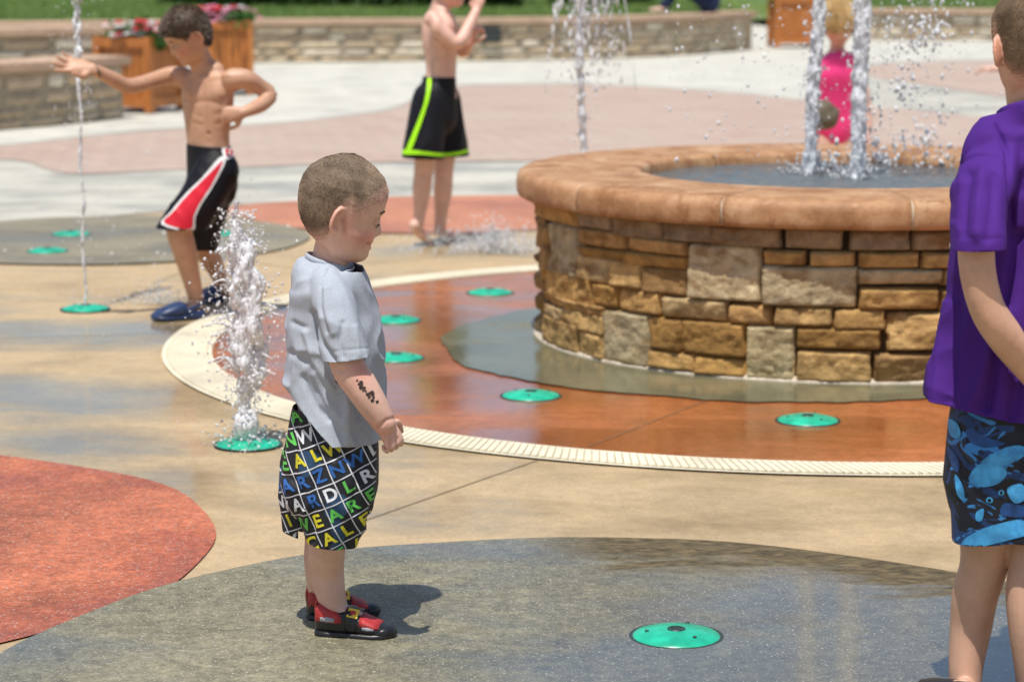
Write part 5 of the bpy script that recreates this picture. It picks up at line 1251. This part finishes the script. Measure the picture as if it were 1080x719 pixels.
decal(ls, tree, [[(452, 83), (455.5, 83), (451, 110), (442, 138), (434, 159), (429, 159), (438, 136), (447.5, 110)], [(427, 158), (445, 159.5), (465, 161.5), (480, 160.5), (492, 157.5), (492, 161), (480, 164), (465, 165), (445, 163), (426, 163)]], M['lime_cloth'], 'lime_trim', Y3+.4, .006)
absorb(ls)
# ===== girl in pink swimsuit behind the fountain =====
Y4 = 12.5
gp = person((P(885, 222, Y4).x, Y4, 0), 'blond girl in bright pink swimsuit seen between the two thick fountain jets')
hd5 = Head(P(884, 24, Y4-.05), .21, (.1, -1), R(30), R(6))
bm = bmesh.new(); hd5.build(bm); SX = V((1, 0, 0))
limb(bm, px((882, 66, Y4, .05, .045), (883, 50, Y4, .038, .04), (884, 34, Y4-.03, .038, .04)), SX, 18)
limb(bm, [(P(882, 60, Y4), .06, .04), (P(882, 70, Y4), .105, .055), (P(882, 95, Y4), .088, .065), (P(881, 120, Y4), .085, .068), (P(880, 145, Y4), .10, .075)], SX, 24)
limb(bm, px((862, 72, Y4, .034), (857, 92, Y4-.04, .028), (856, 112, Y4-.12, .024), (862, 118, Y4-.2, .019)), SY, 14)
hand(bm, P(862, 117, Y4-.2), V((.5, -.4, -.5)), V((.5, .7, 0)), .12, 45, 1)
limb(bm, px((902, 72, Y4, .034), (911, 95, Y4, .028), (915, 118, Y4-.02, .024), (916, 142, Y4-.05, .019)), SY, 14)
hand(bm, P(916, 140, Y4-.05), V((0, -.2, -1)), V((-1, 0, 0)), .12, 30, 1)
for s in (-1, 1): limb(bm, px((881+s*9, 140, Y4, .062), (881+s*10, 165, Y4-.02, .05), (881+s*10, 190, Y4, .036), (881+s*10, 213, Y4+.01, .026), (881+s*10, 219, Y4+.01, .025)), SX, 16); g_ = G(881+s*10, 222); g_.y = Y4+.04; foot(bm, P(881+s*10, 214, Y4+.01), g_+V((0, .02, 0)), g_+V((s*.03, -.15, 0)), .06)
body_obj(bm, gp, 'fair', hd5, .0055)
hd5.hair(gp, M['hair_blond'], .07, 9000, .05, fringe=.12, droop=.5); hd5.eyes(gp)
bm = bmesh.new()
limb(bm, [(P(884, 66, Y4-.06), .095, .058), (P(885, 76, Y4-.05), .128, .075), (P(885, 95, Y4-.02), .130, .085), (P(884, 118, Y4), .128, .09), (P(882, 136, Y4), .120, .09), (P(881, 150, Y4), .070, .075), (P(881, 157, Y4), .03, .05)], SX, 28)
for s in (-1, 1): limb(bm, px((882+s*11, 60, Y4-.0, .014, .03), (882+s*12, 72, Y4, .02, .045)), SX, 10)
link('swimsuit', remesh(bm, .006, 3), M['pink_cloth'], gp)
bm = bmesh.new(); blob(bm, P(868, 122, Y4-.28), .075, 4, (1.05, .8, 1.0)); me = bm2me(bm); displace(me, lambda p: noise.noise(p*18)*.016)
tb_ = link('cloth_bag', me, M['bag']); tag(tb_, 'rounded grey-brown cloth bag held beside the pink swimsuit', 'bag'); origin_to(tb_, P(868, 128, Y4-.28))
bm = bmesh.new(); limb(bm, [(P(864, 116, Y4-.27), .006), (P(862, 108, Y4-.24), .006), (P(868, 108, Y4-.24), .006), (P(873, 115, Y4-.27), .006)], SX, 8); link('handle', bm2me(bm), M['bag'], tb_)
# ===== child behind the purple boy: only a reaching arm shows =====
Y5 = 15.0
rc = person((P(1110, 115, Y5).x, Y5, 0), 'child mostly hidden behind the purple T-shirt boy, one bare arm reaching left')
hd6 = Head(P(1116, -6, Y5), .21, (-1, -.1), R(10), 0); bm = bmesh.new(); hd6.build(bm)
limb(bm, px((1116, 34, Y5, .05), (1116, 20, Y5, .04), (1115, 8, Y5, .04)), SY, 16)
limb(bm, px((1116, 30, Y5, .06, .04), (1116, 38, Y5, .105, .055), (1116, 60, Y5, .09, .065), (1116, 85, Y5, .09, .07)), SY, 20)
limb(bm, px((1110, 38, Y5-.08, .034), (1100, 55, Y5-.12, .029), (1085, 70, Y5-.14, .026), (1062, 71, Y5-.16, .024), (1046, 73, Y5-.16, .019)), SY, 14)
hand(bm, P(1047, 73, Y5-.16), V((-1, 0, -.05)), V((0, -.3, -.9)), .13, 22, 1, .12)
limb(bm, px((1118, 38, Y5+.09, .034), (1119, 62, Y5+.12, .028), (1115, 88, Y5+.12, .020)), SY, 14); hand(bm, P(1115, 87, Y5+.12), V((0, 0, -1)), V((0, -1, 0)), .12, 30)
for s in (-1, 1): limb(bm, px((1116, 82, Y5+s*.05, .062), (1115, 115, Y5+s*.06, .045), (1115, 145, Y5+s*.07, .034), (1116, 164, Y5+s*.07, .025)), SY, 16); g_ = P(1118, 169, Y5+s*.07); g_.z = 0; foot(bm, P(1116, 163, Y5+s*.07), g_, g_+V((-.17, 0, 0)), .06)
body_obj(bm, rc, 'fair', hd6, .006); hd6.hair(rc, M['hair_brown'], .04, 4000, .02, fringe=.12); hd6.eyes(rc)
bm = bmesh.new(); limb(bm, px((1116, 74, Y5, .10, .078), (1116, 86, Y5, .11, .088), (1116, 100, Y5, .11, .088)), SY, 20)
for s in (-1, 1): limb(bm, px((1116, 90, Y5+s*.05, .075), (1115, 122, Y5+s*.065, .07)), SY, 16)
link('shorts', remesh(bm, .008, 4), M['navy_cloth'], rc)
# ===== person sitting beyond the long wall =====
Y6 = 31.6
fp = person((X(725, Y6), Y6, .5), 'person in dark clothes sitting on top of the far stone wall')
bx_ = X(748, Y6); ad = V((bx_, Y6, .5)); hd7 = Head(ad+V((.0, 0, .78)), .23, (-1, -.4), R(12)); bm = bmesh.new(); hd7.build(bm)
limb(bm, [(ad+V((0, 0, .52)), .06), (ad+V((0, 0, .72)), .05)], SY, 16)
limb(bm, [(ad+V((0, 0, .10)), .17, .12), (ad+V((.02, 0, .35)), .16, .11), (ad+V((.01, 0, .50)), .19, .10), (ad+V((0, 0, .56)), .10, .07)], SY, 24)
for s in (-1, 1):
    limb(bm, [(ad+V((-.02, s*.09, .09)), .09), (ad+V((-.25, s*.11, .30)), .075), (ad+V((-.40, s*.12, .40)), .062), (ad+V((-.48, s*.12, .22)), .05), (ad+V((-.58, s*.12, .05)), .04)], SY, 16)
    limb(bm, [(ad+V((-.56, s*.12, .04)), .042, .035), (ad+V((-.74, s*.13, .03)), .045, .022)], SY, 12)
    limb(bm, [(ad+V((0, s*.19, .48)), .05), (ad+V((-.10, s*.24, .26)), .04), (ad+V((-.30, s*.16, .30)), .03)], SY, 14); hand(bm, ad+V((-.30, s*.16, .30)), V((-1, 0, 0)), V((0, 0, -1)), .17, 30, -s)
body_obj(bm, fp, 'fair', hd7, .009); hd7.hair(fp, M['hair_brown'], .05, 3000, .03, fringe=.12); hd7.eyes(fp)
bm = bmesh.new(); limb(bm, [(ad+V((0, 0, .12)), .19, .14), (ad+V((.02, 0, .35)), .18, .13), (ad+V((.01, 0, .51)), .205, .115), (ad+V((0, 0, .565)), .11, .08)], SY, 24)
for s in (-1, 1): limb(bm, [(ad+V((0, s*.19, .49)), .065), (ad+V((-.09, s*.24, .27)), .055), (ad+V((-.26, s*.17, .29)), .045)], SY, 14)
link('jacket', remesh(bm, .012, 4), M['navy_cloth'], fp)
bm = bmesh.new()
M['teal_cloth'] = M['navy_cloth']
for s in (-1, 1): limb(bm, [(ad+V((-.0, s*.09, .10)), .115), (ad+V((-.25, s*.11, .30)), .095), (ad+V((-.40, s*.12, .40)), .08), (ad+V((-.48, s*.12, .22)), .07), (ad+V((-.56, s*.12, .09)), .062)], SY, 16)
link('trousers', remesh(bm, .012, 4), M['teal_cloth'], fp)
# ------------------------------------------------------------------ water jets
def ico(sub):
    b = bmesh.new(); bmesh.ops.create_icosphere(b, subdivisions=sub, radius=1); b.verts.index_update()
    r = np.array([v.co[:] for v in b.verts]), np.array([[v.index for v in f.verts] for f in b.faces]); b.free(); return r
I1, I2 = ico(1), ico(2)
def drops(name, pts, radii, stretch, mat, parent=None, I=None):
    I = I or I1; vs, fs = I; n = len(pts); pts = np.array(pts); radii = np.array(radii)
    st = np.array(stretch)[:, None] if hasattr(stretch, '__len__') else np.full((n, 1), stretch)
    sc = np.stack([radii, radii, radii*st[:, 0]], 1); Vv = (vs[None]*sc[:, None]+pts[:, None]).reshape(-1, 3)
    Ff = (fs[None]+(np.arange(n)*len(vs))[:, None, None]).reshape(-1, 3)
    me = bpy.data.meshes.new(name); me.from_pydata(Vv.tolist(), [], Ff.tolist()); return link(name, me, mat, parent)
def water_core(path, mat, parent, vox=.004, nblob=260, seed=1, rough=.5, name='water_column', spread=1.0):
    """path: (point, radius); frothy continuous column made of merged, jittered blobs"""
    r_ = random.Random(seed); bm = bmesh.new(); pts = [V(p) for p, r in path]; rs = [r for p, r in path]
    limb(bm, [(p, r*.86, r*.86) for p, r in path], (1, 0, 0), 14, 4)
    for _ in range(nblob):
        t = r_.random()*(len(pts)-1); i = int(t); f = t-i; p = pts[i].lerp(pts[i+1], f); r = rs[i]*(1-f)+rs[i+1]*f
        a = r_.random()*6.28; q = r*r_.uniform(.45, .86)*spread; br = r*r_.uniform(.12, .28)
        blob(bm, p+V((math.cos(a)*q, math.sin(a)*q, 0)), max(br, vox*1.1), 1, (1, 1, r_.uniform(1.2, 4.0)))
    me = remesh(bm, vox, 3, .5); me.update()
    rg = rs[len(rs)//2]
    displace(me, lambda p: (noise.noise(V((p.x*60, p.y*60, p.z*24+seed)))*vox*3.2+(noise.noise(V((p.x*28+9, p.y*28, p.z*13+seed)))*rg*.9 if spread > 1 else 0))*rough)
    return link(name, me, mat, parent)
def spray(center_fn, n, seed, rmin, rmax):
    r = np.random.default_rng(seed); pts = [center_fn(r) for _ in range(n)]; rad = rmin+(rmax-rmin)*r.random(n)**3.2; return pts, rad
# A: thin tall jet
ja = empty('water_jet', (-1.59, 9.091, .02), 'thin tall clear water jet rising beside the crouching boy', 'water jet')
b0 = V((-1.59, 9.091, .015)); r_ = random.Random(2)
water_core([(b0+V((.004*math.sin(k*.9), .003*math.cos(k), k*.045)), (.0065 if k < 14 else .0075)) for k in range(24)], M['jet'], ja, .0035, 150, 3)
pts, rad, st = [], [], []
for k in range(300):
    z = .9+r_.random()**1.2*1.1; s = .006+.020*max(0, z-1.0); pts.append((b0.x+r_.gauss(0, s), b0.y+r_.gauss(0, s), z)); rad.append(.003+.008*r_.random()**2); st.append(r_.uniform(.8, 3.4))
for k in range(260):
    z = r_.random()*1.3; s = .05+.02*r_.random(); pts.append((b0.x+r_.gauss(0, .05), b0.y+r_.gauss(0, .05), z)); rad.append(r_.uniform(.001, .0032)); st.append(1.2)
drops('droplets', pts, rad, st, M['drop'], ja, I2)
# B: thick frothy jet behind the toddler
jb = empty('water_jet', (-.716, 6.566, .02), 'thick frothy white water jet bursting up behind the toddler', 'water jet')
YB = 6.566; rB = lambda w: w/392
pathB = [(262, 468, 6), (262, 448, 6.5), (262, 420, 8), (263, 395, 11), (264, 370, 15), (262, 345, 14), (260, 318, 15), (258, 292, 15), (255, 272, 13), (252, 255, 8), (250, 240, 5), (249, 226, 3.5), (249, 212, 2)]
water_core([(P(u, v, YB), rB(w)) for u, v, w in pathB], M['foam'], jb, .0038, 900, 5, .9, spread=1.12)
def cB(r):
    t = r.random(); v = 470-250*t; w = 8+22*min(1, t*2.2)*(1-.7*max(0, t-.6)/.4); p = P(262-10*t+r.normal(0, w*.72), v, YB); return (p.x, p.y+r.normal(0, w/392*.7), max(.008, p.z))
pts, rad = spray(cB, 3200, 8, .0008, .0042); drops('droplets', pts, rad, 1.25, M['drop'], jb, I2)
bm = bmesh.new(); r_ = random.Random(12)   # flung strands and sheets
for k in range(26):
    t = r_.uniform(.3, .85); s = P(262-10*t, 470-250*t, YB); a = r_.random()*6.28; o = V((math.cos(a), math.sin(a)*.6, 0)); L_ = r_.uniform(.03, .085); up = r_.uniform(-.2, .9)
    limb(bm, [(s+o*.03, .0065), (s+o*(.03+L_*.5)+V((0, 0, L_*.5*up)), .0034), (s+o*(.03+L_)+V((0, 0, L_*.55*up-.01)), .0016)], (0, 0, 1), 7, 3)
    blob(bm, s+o*(.036+L_)+V((0, 0, L_*.55*up-.012)), .0034, 2)
link('strands', bm2me(bm), M['foam'], jb)
def cBs(r): a = r.random()*6.28; d = abs(r.normal(0, .07))+.02; return (-.716+math.cos(a)*d, YB+math.sin(a)*d, .006+abs(r.normal(0, .022)))
pts, rad = spray(cBs, 420, 9, .0012, .0055); drops('splash_drops', pts, rad, .9, M['drop'], jb, I1)
# C: jet with umbrella crown behind the basin
YC = 10.9; jc = empty('water_jet', (P(613, 238, YC).x, YC, 0), 'fine water jet with umbrella-shaped crown rising behind the basin rim', 'water jet'); cb_ = V((P(613, 238, YC).x, YC, .01))
water_core([(cb_+V((.012*math.sin(z*5), .008*math.cos(z*4), z)), .014+.004*z) for z in np.linspace(0, 1.30, 18)], M['jet'], jc, .0055, 330, 6, .9)
pts, rad, st = [], [], []; r_ = random.Random(21)
for k in range(34):   # falling arcs
    a = r_.random()*6.28; vr = r_.uniform(.10, .27); z0 = r_.uniform(1.25, 1.42); nn_ = r_.randint(14, 60)
    for q in range(nn_):
        t = q/60; z = z0-.02-1.7*t*t*r_.uniform(.97, 1.03); rr = vr*(t**.6)
        if z < .62+.25*((a*7) % 1): break
        pts.append((cb_.x+.02+rr*math.cos(a)+r_.gauss(0, .006), cb_.y+rr*math.sin(a), z)); rad.append(.002+.006*r_.random()**2); st.append(r_.uniform(1, 4.0))
for k in range(160): pts.append((cb_.x+r_.gauss(.02, .05), cb_.y+r_.gauss(0, .05), r_.uniform(.3, 1.3))); rad.append(r_.uniform(.002, .006)); st.append(1.3)
drops('droplets', pts, rad, st, M['drop'], jc, I1)
bm = bmesh.new()
for a, vr, zl in ((3.1, .13, .30), (2.6, .09, .3), (.1, .22, .55), (.9, .09, .4)):
    limb(bm, [(cb_+V((.02+vr*t**.6*math.cos(a), vr*t**.6*math.sin(a), 1.36-1.0*t*t*zl*1.2)), .006-.003*t) for t in (0, .15, .3, .5, .7, .85, 1)], (0, 1, 0), 8, 3)
me = bm2me(bm); displace(me, lambda p: noise.noise(p*50)*.007); link('strands', me, M['jet'], jc)
# D, E: two thick columns out of the pool
for (u, v, hw, seed, lb) in ((852, 186, 7.2, 31, 'left of the two thick water columns rising from the basin pool'), (904, 190, 8.4, 37, 'right and thicker of the two water columns rising from the basin pool')):
    p0 = G(u, v, .53); ppm = F/(p0.y*math.cos(PITCH)+.13); t = empty('water_jet', p0, lb, 'water jet'); rr = hw/ppm
    lean = .010 if u == 852 else .002
    water_core([(p0+V((lean*k*.35+.002*math.sin(k), 0, k*.075-.01)), rr*(1+.010*k)) for k in range(16)], M['jet'], t, .0040, 1500, seed, .8)
    def cD(r): a = r.random()*6.28; d = rr*(1.0+abs(r.normal(0, .55))); return (p0.x+lean*3*.5+math.cos(a)*d, p0.y+math.sin(a)*d, p0.z+r.random()*1.15)
    pts, rad = spray(cD, 520, seed, .0014, .0062); drops('droplets', pts, rad, 1.4, M['drop'], t, I1)
    def cS(r): a = r.random()*6.28; d = rr+abs(r.normal(0, .06)); return (p0.x+math.cos(a)*d, p0.y+math.sin(a)*d, p0.z+.008+abs(r.normal(0, .03)))
    pts, rad = spray(cS, 200, seed+1, .0015, .006); drops('splash_drops', pts, rad, 1, M['drop'], t, I1)
# F: falling drops over the right half of the pool
r_ = random.Random(44); pf = G(955, 180, .54); tf = empty('falling_water', pf, 'loose shower of falling droplets and small splashes right of the columns', 'falling water')
pts, rad, st = [], [], []
for k in range(1700):
    x = r_.gauss(.0, .17) if r_.random() < .7 else r_.uniform(-.45, .35); z = r_.random(); pts.append((pf.x+x*(.6+.4*z), min(pf.y+r_.gauss(0, .12), 9.1), .55+z*1.15)); rad.append(.0013+.0060*r_.random()**4); st.append(r_.uniform(1, 2.2))
for (uu, vv, n_, sp_) in ((927, 172, 60, .035), (975, 165, 90, .05), (968, 40, 50, .035), (990, 30, 40, .04), (955, 90, 40, .03), (1000, 175, 40, .04), (870, 180, 50, .04)):
    q = G(uu, min(vv, 182), .54) if vv > 150 else P(uu, vv, 8.6)
    for k in range(n_): pts.append((q.x+r_.gauss(0, sp_*.7), q.y+r_.gauss(0, sp_), max(.54, q.z+abs(r_.gauss(0, sp_)) if vv > 150 else q.z+r_.gauss(0, sp_)))); rad.append(r_.uniform(.002, .009)); st.append(r_.uniform(.8, 2))
drops('droplets', pts, rad, st, M['drop'], tf, I1)
# loose drops left of the columns
tl_ = empty('falling_water', G(790, 175, .54), 'sparse scattered droplets drifting left of the thick columns', 'falling water'); pts, rad, st = [], [], []
for k in range(260): q = P(r_.uniform(700, 850), r_.uniform(5, 170)**1.0, r_.uniform(8.2, 9.0)); q.z = max(q.z, .58); pts.append(tuple(q)); rad.append(.0015+.006*r_.random()**4); st.append(1.3)
drops('droplets', pts, rad, st, M['drop'], tl_, I1)
# low splashes
def splash(name, u, v, w, h, n, seed, label, rmax=.005):
    g_ = G(u, v); t = empty('water_splash', g_, label, 'splash'); r = np.random.default_rng(seed)
    a = r.random(n)*6.28; d = np.abs(r.normal(0, w, n)); z = np.abs(r.normal(0, h, n))*(1-.4*np.minimum(1, d/w/2))+.006
    drops('droplets', np.stack([g_.x+np.cos(a)*d, g_.y+np.sin(a)*d*.5, z], 1), .0009+rmax*r.random(n)**4, 1, M['drop'], t, I1)
splash('s', 520, 266, .19, .065, 5200, 51, 'misty low splash on the ground between the barefoot boy and the basin', .0045)
splash('s', 168, 322, .10, .05, 1100, 52, 'low fine spray beside the navy clog of the crouching boy', .0035)
splash('s', 160, 285, .40, .22, 130, 53, 'few scattered airborne drops over the olive disc', .007)
splash('s', 245, 360, .16, .12, 130, 54, 'scattered drops over the cream drain near the frothy jet', .007)
splash('s', 232, 300, .05, .10, 500, 55, 'spray flung up behind the frothy jet by the rear clog', .005)
# ------------------------------------------------------------------ sun, sky, camera
sun_dir = V((-.10, -.30, .95)).normalized()
L = bpy.data.lights.new('sun', 'SUN'); L.energy = 4.65; L.angle = R(.53); L.color = (1, .955, .88)
so = bpy.data.objects.new('sun', L); C.objects.link(so); so.rotation_euler = sun_dir.to_track_quat('Z', 'Y').to_euler(); so.location = (0, 0, 20)
w = bpy.data.worlds.new('World'); bpy.context.scene.world = w; w.use_nodes = True; nt = w.node_tree
sky = nt.nodes.new('ShaderNodeTexSky'); sky.sky_type = 'NISHITA'; sky.sun_disc = False
sky.sun_elevation = math.asin(sun_dir.z); sky.sun_rotation = math.atan2(sun_dir.x, sun_dir.y); sky.air_density = 1.0; sky.dust_density = 1.2
bg = nt.nodes['Background']; lk(nt, sky.outputs[0], bg.inputs[0]); bg.inputs[1].default_value = .11
cam = bpy.data.cameras.new('camera'); co = bpy.data.objects.new('camera', cam); C.objects.link(co)
co.location = (0, 0, H); co.rotation_euler = (math.pi/2-PITCH, 0, 0); cam.sensor_width = 36; cam.lens = F/1080*36; cam.clip_end = 2000
cam.dof.use_dof = True; cam.dof.focus_distance = 4.95; cam.dof.aperture_fstop = 5.0
sc = bpy.context.scene; sc.camera = co
sc.render.engine = 'CYCLES'; sc.view_settings.view_transform = 'Standard'; sc.view_settings.look = 'None'; sc.view_settings.exposure = 0
sc.cycles.use_denoising = True; sc.cycles.max_bounces = 10; sc.cycles.transmission_bounces = 8; sc.cycles.transparent_max_bounces = 8
sc.cycles.caustics_reflective = False; sc.cycles.caustics_refractive = False; sc.cycles.sample_clamp_indirect = 6
